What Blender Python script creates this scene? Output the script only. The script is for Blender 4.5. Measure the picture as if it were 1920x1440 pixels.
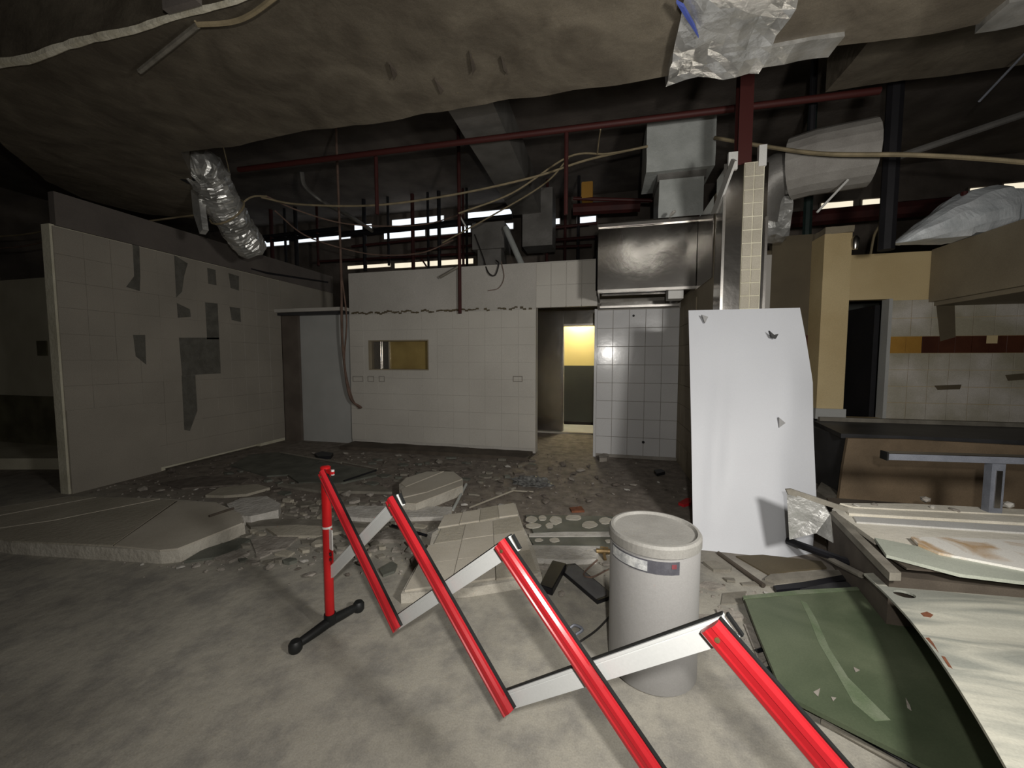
import bpy, bmesh, math, random
from mathutils import Vector, noise, Matrix
for o in list(bpy.data.objects): bpy.data.objects.remove(o)
S = bpy.context.scene
COL = S.collection
# ------------------------------------------------------------------ camera
F, H = 721.0, 1.55
YAW, PIT = math.radians(13.5), math.atan(45/721)
cam = bpy.data.objects.new('camera', bpy.data.cameras.new('camera')); COL.objects.link(cam)
cam.location = (0, 0, H); cam.rotation_euler = (math.pi/2-PIT, 0, YAW)
cam.data.sensor_width = 36; cam.data.lens = 36*F/1920; cam.data.clip_start = .02
S.camera = cam
# ------------------------------------------------------------------ world, lights, exposure
w = bpy.data.worlds.new('world'); S.world = w; w.use_nodes = True
w.node_tree.nodes['Background'].inputs[0].default_value = (1, .93, .82, 1)
w.node_tree.nodes['Background'].inputs[1].default_value = .03
S.view_settings.view_transform = 'Standard'; S.view_settings.look = 'None'
S.view_settings.gamma = 1; S.view_settings.use_curve_mapping = False; S.view_settings.exposure = .2
def spot(name, loc, target, watts, angle, col, r=.05, blend=1.0):
    l = bpy.data.lights.new(name, 'SPOT'); l.energy = watts; l.spot_size = math.radians(angle); l.spot_blend = blend
    l.color = col; l.shadow_soft_size = r
    o = bpy.data.objects.new(name, l); COL.objects.link(o); o.location = loc
    o.rotation_euler = (Vector(target)-Vector(loc)).to_track_quat('-Z', 'Y').to_euler()
def point(name, loc, watts, col, r=.1):
    l = bpy.data.lights.new(name, 'POINT'); l.energy = watts; l.color = col; l.shadow_soft_size = r
    o = bpy.data.objects.new(name, l); COL.objects.link(o); o.location = loc
spot('torch_offscreen', (.12, -.12, 1.78), (-.9, 6.2, 1.5), 150, 172, (1, .96, .9), .03)     # hand torch beside the photographer
spot('work_light_offscreen', (1.5, .5, 2.0), (-.5, 6.1, 1.2), 240, 165, (1, .965, .91), .16)     # work light held to the right
point('lit_room_lamp', (-.55, 9.0, 2.6), 80, (1, .93, .75), .15)              # lamp of the lit room behind the inner door
# ------------------------------------------------------------------ pixel helpers (1920x1440 frame)
_f = Vector((-math.sin(YAW)*math.cos(PIT), math.cos(YAW)*math.cos(PIT), -math.sin(PIT)))
_r = Vector((math.cos(YAW), math.sin(YAW), 0)); _u = _r.cross(_f)
def ray(u, v): return _f + _r*((u-960)/F) + _u*((720-v)/F)
EYE = Vector((0, 0, H))
def G(u, v, z=0.0):
    d = ray(u, v); return EYE + d*((z-H)/d.z)
def PY(u, v, Y):
    d = ray(u, v); return EYE + d*(Y/d.y)
def PX(u, v, X):
    d = ray(u, v); return EYE + d*(X/d.x)
R = random.Random(7)
# ------------------------------------------------------------------ materials
MATS = {}
def mat(name, c1, c2=None, scale=3, rough=.75, metal=0, bump=0, bscale=25, grain=.12, lo=.35, hi=.65, spec=.4, dist=0, stretch=None):
    m = bpy.data.materials.new(name); m.use_nodes = True; MATS[name] = m
    nt = m.node_tree; N = nt.nodes; L = nt.links; b = N['Principled BSDF']
    b.inputs['Roughness'].default_value = rough; b.inputs['Metallic'].default_value = metal
    b.inputs['Specular IOR Level'].default_value = spec
    g = N.new('ShaderNodeNewGeometry')
    n1 = N.new('ShaderNodeTexNoise'); n1.inputs['Scale'].default_value = scale; n1.inputs['Detail'].default_value = 8
    n1.inputs['Distortion'].default_value = dist
    if stretch:
        vm = N.new('ShaderNodeVectorMath'); vm.operation = 'MULTIPLY'; vm.inputs[1].default_value = stretch
        L.new(g.outputs['Position'], vm.inputs[0]); L.new(vm.outputs[0], n1.inputs['Vector'])
    else: L.new(g.outputs['Position'], n1.inputs['Vector'])
    cr = N.new('ShaderNodeValToRGB'); L.new(n1.outputs['Fac'], cr.inputs[0])
    c2 = c2 or tuple(x*.8 for x in c1)
    cr.color_ramp.elements[0].position = lo; cr.color_ramp.elements[1].position = hi
    cr.color_ramp.elements[0].color = (*c2, 1); cr.color_ramp.elements[1].color = (*c1, 1)
    n2 = N.new('ShaderNodeTexNoise'); n2.inputs['Scale'].default_value = 140; n2.inputs['Detail'].default_value = 3
    L.new(g.outputs['Position'], n2.inputs['Vector'])
    mr = N.new('ShaderNodeMapRange'); mr.inputs[3].default_value = 1-grain*2; mr.inputs[4].default_value = 1+grain*2
    L.new(n2.outputs['Fac'], mr.inputs[0])
    mx = N.new('ShaderNodeMix'); mx.data_type = 'RGBA'; mx.blend_type = 'MULTIPLY'; mx.inputs[0].default_value = 1
    L.new(cr.outputs[0], mx.inputs[6]); L.new(mr.outputs[0], mx.inputs[7]); L.new(mx.outputs[2], b.inputs['Base Color'])
    if bump:
        n3 = N.new('ShaderNodeTexNoise'); n3.inputs['Scale'].default_value = bscale; n3.inputs['Detail'].default_value = 6
        L.new(g.outputs['Position'], n3.inputs['Vector'])
        bp = N.new('ShaderNodeBump'); bp.inputs['Strength'].default_value = bump; bp.inputs['Distance'].default_value = .02
        L.new(n3.outputs['Fac'], bp.inputs['Height']); L.new(bp.outputs[0], b.inputs['Normal'])
    return m
def emit(name, col, s):
    m = bpy.data.materials.new(name); m.use_nodes = True; MATS[name] = m
    b = m.node_tree.nodes['Principled BSDF']; b.inputs['Base Color'].default_value = (*col, 1)
    b.inputs['Emission Color'].default_value = (*col, 1); b.inputs['Emission Strength'].default_value = s
    return m
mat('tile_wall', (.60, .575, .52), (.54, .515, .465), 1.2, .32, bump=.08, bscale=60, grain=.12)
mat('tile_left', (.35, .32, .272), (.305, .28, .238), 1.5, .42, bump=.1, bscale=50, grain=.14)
mat('tile_alcove', (.62, .62, .62), (.57, .57, .575), 1.5, .16, bump=.05, bscale=8, grain=.1)
mat('tile_right', (.60, .565, .51), (.38, .35, .26), 1.3, .45, bump=.1, grain=.14, lo=.42, hi=.6)
mat('tile_orange', (.48, .26, .055), (.38, .2, .04), 3, .4)
mat('tile_brown', (.10, .035, .018), (.06, .02, .012), 3, .4)
mat('grout', (.34, .32, .29), (.26, .24, .21), 4, .9, bump=.4)
mat('mortar_dark', (.15, .145, .125), (.105, .1, .085), 9, .95, bump=.5, bscale=60)
mat('plaster', (.54, .515, .475), (.47, .45, .41), 1.5, .85, bump=.15, grain=.14)
mat('plaster_light', (.70, .67, .54), (.55, .52, .40), 3, .85, bump=.3)
mat('header_brown', (.16, .14, .125), (.12, .105, .095), 2, .85, bump=.15)
mat('cream', (.66, .53, .30), (.58, .45, .24), 1.5, .6, grain=.12)
mat('cream_left', (.60, .57, .45), (.50, .47, .36), 2, .7, grain=.14)
mat('olive_grey', (.17, .16, .10), (.09, .08, .045), 3, .85, grain=.15)
mat('tan', (.32, .275, .195), (.26, .22, .155), 2, .7, grain=.13)
mat('brown_panel', (.13, .105, .065), (.1, .08, .05), 2, .7)
mat('panel_grey', (.47, .475, .46), (.42, .425, .41), 2, .6, grain=.12)
mat('strip_brown', (.15, .125, .105), (.11, .09, .075), 3, .35, grain=.1)
mat('ceiling_dark', (.17, .145, .125), (.10, .085, .072), 2, .95, bump=.3)
mat('duct_wrap', (.165, .142, .106), (.088, .073, .054), 2.4, .62, metal=.1, bump=1.0, bscale=4.5, grain=.16, lo=.3, hi=.7, dist=1.2)
mat('duct_grey', (.25, .24, .225), (.17, .163, .15), 3, .5, metal=.4, bump=.15)
mat('duct_round', (.33, .315, .29), (.25, .235, .215), 4, .7, bump=.2)
mat('duct_pale', (.50, .52, .50), (.40, .42, .40), 4, .55, bump=.3, bscale=18)
mat('foil', (.72, .72, .70), (.42, .42, .40), 5, .33, metal=.75, bump=.6, bscale=9, grain=.06)
mat('foil_bright', (.88, .92, .95), (.68, .73, .76), 6, .5, metal=.1, bump=.6, bscale=12)
mat('steel', (.50, .48, .45), (.38, .36, .335), 1.3, .17, metal=1, bump=.3, bscale=2.0, grain=.04)
mat('steel_lip', (.50, .48, .45), (.38, .36, .335), 4, .3, metal=1)
mat('red_paint', (.06, .012, .010), (.06, .011, .009), 6, .6)
mat('red_dark', (.06, .012, .010), (.04, .009, .008), 6, .7)
mat('black_pipe', (.014, .013, .016), (.008, .008, .01), 4, .7)
mat('green_pipe', (.018, .035, .03), (.01, .02, .018), 4, .6)
mat('cable_tan', (.32, .26, .16), (.22, .18, .11), 8, .8)
mat('cable_brown', (.20, .13, .10), (.13, .085, .065), 8, .8)
mat('cable_dark', (.03, .027, .025), None, 8, .7)
mat('white_sheet', (.60, .615, .65), (.57, .585, .62), 1.2, .48, grain=.03, spec=.5)
mat('white_board', (.84, .80, .70), (.68, .64, .54), 2.5, .7, bump=.2)
mat('white_plain', (.68, .68, .66), (.58, .57, .54), 3, .6)
mat('bar_red', (.55, .024, .032), (.5, .02, .027), 4, .2, grain=.03, spec=.6)
mat('bar_white', (.82, .84, .83), (.78, .80, .79), 4, .35, grain=.03)
mat('post_red', (.52, .014, .016), (.45, .012, .014), 9, .28, grain=.04)
mat('black_plastic', (.016, .017, .017), (.010, .011, .011), 6, .5)
mat('black_box', (.012, .012, .016), (.008, .008, .01), 6, .45)
mat('dark_grey_plastic', (.13, .131, .138), (.095, .095, .10), 10, .6)
mat('bin_grey', (.295, .29, .284), (.268, .263, .255), 2, .45, bump=.05, grain=.06)
mat('bin_top', (.32, .312, .29), (.26, .252, .232), 5, .6, bump=.1, grain=.1)
mat('foil_edge', (.72, .68, .56), (.56, .52, .40), 9, .6, bump=.4)
mat('label_white', (.62, .63, .62), (.36, .37, .38), 35, .5)
mat('label_dark', (.10, .10, .115), (.075, .075, .09), 20, .5)
mat('label_red', (.22, .06, .07), None, 20, .5)
mat('green_board', (.125, .15, .092), (.066, .088, .05), 2.2, .5, grain=.12, dist=.8)
mat('green_dust', (.19, .22, .15), (.12, .16, .09), 8, .8, grain=.15)
mat('pale_sheet', (.60, .59, .50), (.33, .34, .30), 1.5, .65, bump=.3, bscale=5, grain=.1, lo=.40, hi=.6, dist=.9, stretch=(.8, 4.5, 1))
mat('pale_green', (.50, .53, .45), (.42, .45, .38), 3, .6, bump=.1)
mat('stained_white', (.88, .86, .80), (.55, .38, .22), 3.2, .6, lo=.36, hi=.47, dist=1.2)
mat('rust', (.24, .09, .045), (.16, .06, .03), 20, .9)
mat('brown_board', (.26, .19, .12), (.15, .11, .07), 2, .75, bump=.15)
mat('counter_dark', (.055, .055, .058), (.03, .03, .032), 3, .5)
mat('box_brown', (.11, .09, .07), (.065, .052, .04), 4, .8)
mat('galv', (.34, .36, .42), (.26, .28, .33), 9, .4, metal=.4)
mat('wood_grey', (.27, .25, .21), (.18, .165, .135), 6, .85, bump=.2)
mat('slab', (.46, .425, .35), (.37, .34, .275), 2.5, .85, bump=.3, grain=.15)
mat('slab_edge', (.56, .53, .46), (.45, .42, .36), 5, .9, bump=.5)
mat('tile_slab', (.58, .54, .46), (.50, .46, .385), 3, .6, bump=.1, grain=.1)
mat('rubble', (.38, .35, .31), (.25, .225, .195), 9, .95, bump=.6, grain=.15)
mat('rubble_dark', (.19, .165, .14), (.11, .092, .078), 9, .95, bump=.6)
mat('rubble_white', (.62, .60, .56), (.48, .46, .42), 9, .9, bump=.5)
mat('sheet_dusty', (.16, .165, .14), (.10, .105, .088), 5, .6, bump=.2)
mat('brass', (.34, .24, .11), (.2, .13, .06), 20, .45, metal=.5)
mat('plastic_bag', (.2, .2, .19), (.08, .08, .08), 25, .12)
mat('yellow_wall', (.80, .68, .30), (.76, .64, .27), 2, .7, grain=.04)
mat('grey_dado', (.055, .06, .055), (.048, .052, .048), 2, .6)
mat('pale_floor', (.6, .6, .55), None, 2, .6)
mat('pass_glass', (.34, .25, .09), (.24, .17, .06), 2.5, .3)
mat('tear_dark', (.06, .06, .06), None, 9, .9)
mat('fold_grey', (.36, .36, .36), None, 9, .7)
mat('blue_tape', (.06, .09, .34), None, 9, .6)
emit('daylight', (.86, .93, 1.0), 1.0)
emit('daylight_warm', (1.0, .9, .7), .8)
# floor: concrete in front, dirt behind the line of the vanished partition
def floor_mat():
    m = mat('floor', (.43, .41, .36), (.31, .295, .26), 1.1, .88, bump=.25, bscale=18, grain=.14, lo=.3, hi=.68, dist=.4)
    nt = m.node_tree; N = nt.nodes; L = nt.links
    b = N['Principled BSDF']; src = b.inputs['Base Color'].links[0].from_socket
    g = next(n for n in N if n.bl_idname == 'ShaderNodeNewGeometry')
    # blotches
    nb = N.new('ShaderNodeTexNoise'); nb.inputs['Scale'].default_value = 5; nb.inputs['Detail'].default_value = 9; nb.inputs['Roughness'].default_value = .65
    L.new(g.outputs['Position'], nb.inputs['Vector'])
    rb = N.new('ShaderNodeValToRGB'); L.new(nb.outputs['Fac'], rb.inputs[0])
    rb.color_ramp.elements[0].position = .36; rb.color_ramp.elements[1].position = .56
    rb.color_ramp.elements[0].color = (.74, .74, .75, 1); rb.color_ramp.elements[1].color = (1.06, 1.05, 1.02, 1)
    m1 = N.new('ShaderNodeMix'); m1.data_type = 'RGBA'; m1.blend_type = 'MULTIPLY'; m1.inputs[0].default_value = 1
    L.new(src, m1.inputs[6]); L.new(rb.outputs[0], m1.inputs[7])
    # dirt zone
    sx = N.new('ShaderNodeSeparateXYZ'); L.new(g.outputs['Position'], sx.inputs[0])
    nd = N.new('ShaderNodeTexNoise'); nd.inputs['Scale'].default_value = 2.2; nd.inputs['Detail'].default_value = 7
    L.new(g.outputs['Position'], nd.inputs['Vector'])
    ad = N.new('ShaderNodeMath'); ad.operation = 'MULTIPLY_ADD'; ad.inputs[1].default_value = 1.1; L.new(nd.outputs['Fac'], ad.inputs[0]); L.new(sx.outputs[1], ad.inputs[2])
    mr = N.new('ShaderNodeMapRange'); mr.inputs[1].default_value = 3.45; mr.inputs[2].default_value = 4.1; L.new(ad.outputs[0], mr.inputs[0])
    nd2 = N.new('ShaderNodeTexNoise'); nd2.inputs['Scale'].default_value = 7; nd2.inputs['Detail'].default_value = 9; nd2.inputs['Roughness'].default_value = .7
    L.new(g.outputs['Position'], nd2.inputs['Vector'])
    rd = N.new('ShaderNodeValToRGB'); L.new(nd2.outputs['Fac'], rd.inputs[0])
    rd.color_ramp.elements[0].position = .35; rd.color_ramp.elements[1].position = .68
    rd.color_ramp.elements[0].color = (.14, .118, .10, 1); rd.color_ramp.elements[1].color = (.31, .275, .235, 1)
    m2 = N.new('ShaderNodeMix'); m2.data_type = 'RGBA'; L.new(mr.outputs[0], m2.inputs[0]); L.new(m1.outputs[2], m2.inputs[6]); L.new(rd.outputs[0], m2.inputs[7])
    L.new(m2.outputs[2], b.inputs['Base Color'])
floor_mat()
# ------------------------------------------------------------------ builders
WL = {}
def tags(o, label=None, cat=None, group=None, kind=None):
    if label: o['label'] = label
    if cat: o['category'] = cat
    if group: o['group'] = group
    if kind: o['kind'] = kind
def mk(name, bm, m, parent=None, label=None, cat=None, group=None, kind=None, smooth=False):
    vs = [v.co for v in bm.verts]
    c = Vector(((min(v.x for v in vs)+max(v.x for v in vs))/2, (min(v.y for v in vs)+max(v.y for v in vs))/2, min(v.z for v in vs)))
    for v in bm.verts: v.co -= c
    bmesh.ops.recalc_face_normals(bm, faces=bm.faces[:])
    me = bpy.data.meshes.new(name); bm.to_mesh(me); bm.free()
    if smooth:
        for p in me.polygons: p.use_smooth = True
        me.set_sharp_from_angle(angle=math.radians(42))
    me.materials.append(MATS[m])
    o = bpy.data.objects.new(name, me); COL.objects.link(o)
    place(o, c, parent); tags(o, label, cat, group, kind)
    return o
def place(o, c, parent=None):
    WL[o.name] = Vector(c)
    if parent: o.parent = parent; o.location = Vector(c)-WL[parent.name]
    else: o.location = c
def thing(name, loc, label, cat, group=None):
    o = bpy.data.objects.new(name, None); COL.objects.link(o); o.empty_display_size = .1
    place(o, loc); tags(o, label, cat, group); return o
def share(name, me, loc, parent):
    o = bpy.data.objects.new(name, me); COL.objects.link(o); place(o, loc, parent); return o
def B(): return bmesh.new()
def box(bm, lo, hi):
    vs = [bm.verts.new((x, y, z)) for x in (lo[0], hi[0]) for y in (lo[1], hi[1]) for z in (lo[2], hi[2])]
    for f in ((0,1,3,2), (4,6,7,5), (0,4,5,1), (2,3,7,6), (0,2,6,4), (1,5,7,3)): bm.faces.new([vs[i] for i in f])
    return bm
def bevel(bm, w=.006, seg=2):
    bmesh.ops.remove_doubles(bm, verts=bm.verts[:], dist=1e-6)
    bmesh.ops.bevel(bm, geom=bm.edges[:], offset=w, segments=seg, affect='EDGES', clamp_overlap=True); return bm
def prism(bm, pts, ext):
    ext = Vector(ext)
    a = [bm.verts.new(p) for p in pts]; b = [bm.verts.new(Vector(p)+ext) for p in pts]
    bm.faces.new(a); bm.faces.new(b[::-1]); n = len(a)
    for i in range(n): bm.faces.new((a[i], b[i], b[(i+1) % n], a[(i+1) % n]))
    return bm
def tube(bm, pts, r, sides=8, cap=True, rfun=None):
    pts = [Vector(p) for p in pts]; rings = []; up = None
    for i, p in enumerate(pts):
        d = (pts[min(i+1, len(pts)-1)]-pts[max(i-1, 0)]).normalized()
        if up is None: up = d.orthogonal().normalized()
        up = (up-d*up.dot(d)).normalized(); s = d.cross(up)
        rr = rfun(i/(len(pts)-1)) if rfun else r
        rings.append([bm.verts.new(p+(up*math.cos(t)+s*math.sin(t))*rr) for t in [2*math.pi*k/sides for k in range(sides)]])
    for a, b in zip(rings, rings[1:]):
        for k in range(sides): bm.faces.new((a[k], a[(k+1) % sides], b[(k+1) % sides], b[k]))
    if cap: bm.faces.new(rings[0][::-1]); bm.faces.new(rings[-1])
    return bm
def lathe(bm, prof, c, n=32):
    c = Vector(c); rings = []
    for r, z in prof:
        rings.append([bm.verts.new(c+Vector((math.cos(2*math.pi*k/n)*max(r, 1e-4), math.sin(2*math.pi*k/n)*max(r, 1e-4), z))) for k in range(n)])
    for a, b in zip(rings, rings[1:]):
        for k in range(n): bm.faces.new((a[k], a[(k+1) % n], b[(k+1) % n], b[k]))
    bm.faces.new(rings[0][::-1]); bm.faces.new(rings[-1]); return bm
def spline(pts, n=8):
    pts = [Vector(p) for p in pts]; out = []
    P = [pts[0]*2-pts[1]]+pts+[pts[-1]*2-pts[-2]]
    for i in range(1, len(P)-2):
        for k in range(n):
            t = k/n
            out.append(.5*((2*P[i])+(P[i+1]-P[i-1])*t+(2*P[i-1]-5*P[i]+4*P[i+1]-P[i+2])*t*t+(3*P[i]-P[i-1]-3*P[i+1]+P[i+2])*t**3))
    return out+[pts[-1]]
def gridbox(lo, hi, step, amp, fr=1.5, seed=0):
    """closed box with subdivided, wobbling sides (wrapped ducts, slabs)"""
    bm = box(B(), lo, hi)
    for ax in range(3):
        n = max(1, int((hi[ax]-lo[ax])/step)-1)
        for k in range(1, n+1):
            co = Vector((0, 0, 0)); co[ax] = lo[ax]+(hi[ax]-lo[ax])*k/(n+1); no = Vector((0, 0, 0)); no[ax] = 1
            bmesh.ops.bisect_plane(bm, geom=bm.verts[:]+bm.edges[:]+bm.faces[:], plane_co=co, plane_no=no)
    for v in bm.verts:
        v.co += Vector(noise.noise_vector(v.co*fr+Vector((seed, 0, 0))))*amp + Vector(noise.noise_vector(v.co*fr*3.1+Vector((seed, 9, 0))))*amp*.4
    return bm
def rock(bm, c, s, rnd, flat=.6):
    ret = bmesh.ops.create_icosphere(bm, subdivisions=1, radius=1)
    rot = Matrix.Rotation(rnd.random()*6.28, 3, 'Z') @ Matrix.Rotation(rnd.random()*.6, 3, 'X')
    sc = Vector((s*rnd.uniform(.7, 1.2), s*rnd.uniform(.5, .9), s*flat*rnd.uniform(.6, 1.1)))
    for v in ret['verts']:
        k = rnd.uniform(.75, 1.15); p = Vector((v.co.x*sc.x*k, v.co.y*sc.y*k, v.co.z*sc.z*k)); v.co = rot @ p
    mn = min(v.co.z for v in ret['verts'])
    for v in ret['verts']: v.co += Vector((c[0], c[1], c[2]-mn-.004))
def slab(name, px, m, z=0.0, th=.02, parent=None, **k):
    """flat piece whose top outline is seen at the pixels px, resting at height z"""
    pts = [G(u, v, z+th) for u, v in px]
    return mk(name, prism(B(), pts, (0, 0, -th-.002)), m, parent, **k)
def bar3(name, a, b, w_, h_, m, parent=None, up=(0, 0, 1), **k):
    a, b, up = Vector(a), Vector(b), Vector(up); d = (b-a).normalized(); s = d.cross(up).normalized(); u2 = s.cross(d)
    pts = [a+s*x*w_/2+u2*y*h_/2 for x, y in ((-1, -1), (1, -1), (1, 1), (-1, 1))]
    return mk(name, prism(B(), pts, b-a), m, parent, **k)
def wire(name, pts, r, m, label, cat='cable', group=None, n=8, sides=6, parent=None):
    return mk(name, tube(B(), spline(pts, n) if len(pts) > 2 else pts, r, sides), m, parent, label, cat, group, smooth=True)
# convex polygon clipping for tiles broken around patches
def clip(poly, a, b, keep):
    out = []; n = len(poly)
    def sd(p): return ((b[0]-a[0])*(p[1]-a[1])-(b[1]-a[1])*(p[0]-a[0]))*keep
    for i in range(n):
        p, q = poly[i], poly[(i+1) % n]; dp, dq = sd(p), sd(q)
        if dp >= 0: out.append(p)
        if dp*dq < 0:
            t = dp/(dp-dq); out.append((p[0]+(q[0]-p[0])*t, p[1]+(q[1]-p[1])*t))
    return out
def area(p): return abs(sum(p[i][0]*p[(i+1) % len(p)][1]-p[(i+1) % len(p)][0]*p[i][1] for i in range(len(p))))/2 if len(p) > 2 else 0
def ccw(p): return p if sum(p[i][0]*p[(i+1) % len(p)][1]-p[(i+1) % len(p)][0]*p[i][1] for i in range(len(p))) > 0 else p[::-1]
def tiles(parent, m, to3, nrm, s0, s1, t0, t1, ts, tt, holes=(), th=.008, gap=.004, mfun=None):
    """tiles on a wall: (s,t) wall coordinates, to3 maps to world, nrm the outward normal"""
    nrm = Vector(nrm); ns = max(1, round((s1-s0)/ts)); nt_ = max(1, round((t1-t0)/tt)); ts = (s1-s0)/ns; tt = (t1-t0)/nt_
    cache = {}
    for i in range(ns):
        for j in range(nt_):
            a, b, c, d = s0+i*ts+gap/2, s0+(i+1)*ts-gap/2, t0+j*tt+gap/2, t0+(j+1)*tt-gap/2
            rest = [[(a, c), (b, c), (b, d), (a, d)]]; full = True
            for hp in holes:
                hp = ccw(hp); new = []
                for pl in rest:
                    rem = pl; outs = []
                    for k in range(len(hp)):
                        p, q = hp[k], hp[(k+1) % len(hp)]
                        o = clip(rem, p, q, -1)
                        if area(o) > 2e-4: outs.append(o)
                        rem = clip(rem, p, q, 1)
                        if len(rem) < 3: break
                    if len(rem) >= 3 and area(rem) > 1e-5: new += outs; full = False
                    else: new.append(pl)
                rest = new
            if not rest: continue
            mm = mfun(i, j) if mfun else m
            off = nrm*R.uniform(-.0012, .0012)
            if full:
                if mm not in cache:
                    o = mk('tile', bevel(prism(B(), [to3(*p) for p in rest[0]], nrm*th), .002, 1), mm, parent); cache[mm] = (o.data, WL[o.name]-to3(a, c)); o.location += off
                else:
                    me, dd = cache[mm]; share('tile', me, to3(a, c)+dd+off, parent)
            else:
                bm = B()
                for pl in rest: prism(bm, [to3(*p) for p in pl], nrm*th)
                mk('tile', bm, mm, parent)
def struct(name, bm, m, parent=None, label=None):
    return mk(name, bm, m, parent, label=label, kind=None if parent else 'structure')
# ================================================================== SETTING
struct('floor', box(B(), (-13, -3, -.12), (9, 10, 0)), 'floor', label='dusty grey concrete floor, darker with dirt towards the back')
struct('ceiling', box(B(), (-13, -3, 5.35), (9, 10, 5.5)), 'ceiling_dark', label='dark bare soffit high above the ducts')
struct('wall_end_left', box(B(), (-13.15, -3, 0), (-13, 9.3, 5.35)), 'ceiling_dark', label='dark end wall far to the left')
struct('wall_end_right', box(B(), (9, -3, 0), (9.15, 9.3, 5.35)), 'ceiling_dark', label='dark end wall far to the right')
wf = struct('wall_back_far', box(B(), (-13, 9.3, 0), (9, 9.45, 5.35)), 'ceiling_dark', label='dark far wall behind the pipework')
# clerestory strips of daylight in the far wall
wn = 0
for (u0, v0, u1, v1, hpx, m) in ((735, 421, 835, 411, 13, 'daylight'), (875, 406, 962, 400, 12, 'daylight'), (560, 452, 660, 440, 12, 'daylight'), (665, 428, 700, 426, 10, 'daylight'),
      (720, 443, 800, 436, 13, 'daylight'), (805, 437, 885, 429, 12, 'daylight'), (944, 426, 965, 424, 10, 'daylight'), (652, 502, 735, 498, 6, 'daylight_warm'), (740, 500, 890, 489, 9, 'daylight_warm'),
      (1015, 419, 1052, 415, 9, 'daylight'), (1080, 415, 1120, 411, 10, 'daylight'), (1535, 391, 1600, 385, 12, 'daylight_warm'), (1612, 384, 1660, 378, 10, 'daylight_warm'), (1812, 362, 1850, 358, 9, 'daylight_warm'), (1875, 356, 1940, 348, 11, 'daylight_warm'), (478, 462, 545, 452, 11, 'daylight')):
    wn += 1
    p, q = PY(u0, v0, 9.27), PY(u1, v1, 9.27); hz = hpx/F*9.5
    wd = struct('window_%d' % wn, box(B(), (p.x, 9.24, (p.z+q.z)/2-hz/2-.03), (q.x, 9.3, (p.z+q.z)/2+hz/2+.03)), 'ceiling_dark', label='narrow high strip window in the far wall')
    mk('window_pane', box(B(), (p.x+.03, 9.225, (p.z+q.z)/2-hz/2), (q.x-.03, 9.245, (p.z+q.z)/2+hz/2)), m, wd)
# left partition
XL = -6.0
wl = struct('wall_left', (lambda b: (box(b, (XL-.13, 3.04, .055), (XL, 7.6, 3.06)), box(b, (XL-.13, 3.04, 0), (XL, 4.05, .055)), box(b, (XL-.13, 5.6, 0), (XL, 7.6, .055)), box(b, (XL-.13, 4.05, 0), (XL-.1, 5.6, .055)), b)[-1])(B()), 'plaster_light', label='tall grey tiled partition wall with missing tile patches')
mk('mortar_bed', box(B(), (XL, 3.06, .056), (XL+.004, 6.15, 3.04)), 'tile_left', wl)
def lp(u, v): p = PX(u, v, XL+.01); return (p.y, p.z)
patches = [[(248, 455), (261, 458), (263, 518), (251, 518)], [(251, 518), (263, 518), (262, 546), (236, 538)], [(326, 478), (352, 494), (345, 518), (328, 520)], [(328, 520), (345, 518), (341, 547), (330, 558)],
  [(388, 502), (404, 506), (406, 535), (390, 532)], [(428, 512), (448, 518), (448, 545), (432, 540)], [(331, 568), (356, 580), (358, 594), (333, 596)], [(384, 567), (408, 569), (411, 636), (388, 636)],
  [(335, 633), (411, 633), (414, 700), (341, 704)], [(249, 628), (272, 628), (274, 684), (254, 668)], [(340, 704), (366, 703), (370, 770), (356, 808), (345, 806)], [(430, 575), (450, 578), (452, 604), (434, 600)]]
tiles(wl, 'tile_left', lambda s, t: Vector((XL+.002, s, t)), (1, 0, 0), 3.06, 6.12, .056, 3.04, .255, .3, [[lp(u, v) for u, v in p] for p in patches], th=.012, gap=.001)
for p in patches: mk('bare_patch', prism(B(), [Vector((XL+.003, *lp(u, v))) for u, v in p], (.004, 0, 0)), 'mortar_dark', wl, label='dark bare mortar where tiles have come off')
mk('lower_board', box(B(), (XL+.012, 3.06, 0), (XL+.028, 3.98, .97)), 'tile_left', wl)
hb = struct('trim_1', box(B(), (XL-.06, 3.08, 3.05), (XL+.03, 7.6, 3.42)), 'header_brown', label='brown grey header band on top of the left partition')
mk('wall_rear_part', box(B(), (XL, 6.14, 0), (XL+.02, 7.6, 3.06)), 'tile_left', wl)
mk('crack', prism(B(), [PX(u, v, XL+.024) for u, v in ((470, 503), (500, 510), (615, 528), (615, 531), (500, 514), (470, 505))], (.01, 0, 0)), 'black_pipe', wl)
# wall seen past the end of the partition
wfl = struct('wall_far_left', box(B(), (-13, 4.3, .9), (XL-.14, 4.4, 2.86)), 'cream_left', label='cream wall behind the end of the left partition')
mk('dado', box(B(), (-13, 4.28, .12), (XL-.14, 4.4, .96)), 'olive_grey', wfl)
mk('plinth', prism(B(), [Vector((-13, 3.55, 0)), Vector((-8.6, 3.45, 0)), Vector((-7.4, 3.75, 0)), Vector((-6.2, 4.0, 0)), Vector((-6.2, 4.4, 0)), Vector((-13, 4.4, 0))], (0, 0, .16)), 'cream_left', wfl)
mk('switch_plate', box(B(), (-8.95, 4.285, 1.62), (-8.72, 4.3, 1.86)), 'olive_grey', wfl)
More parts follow.
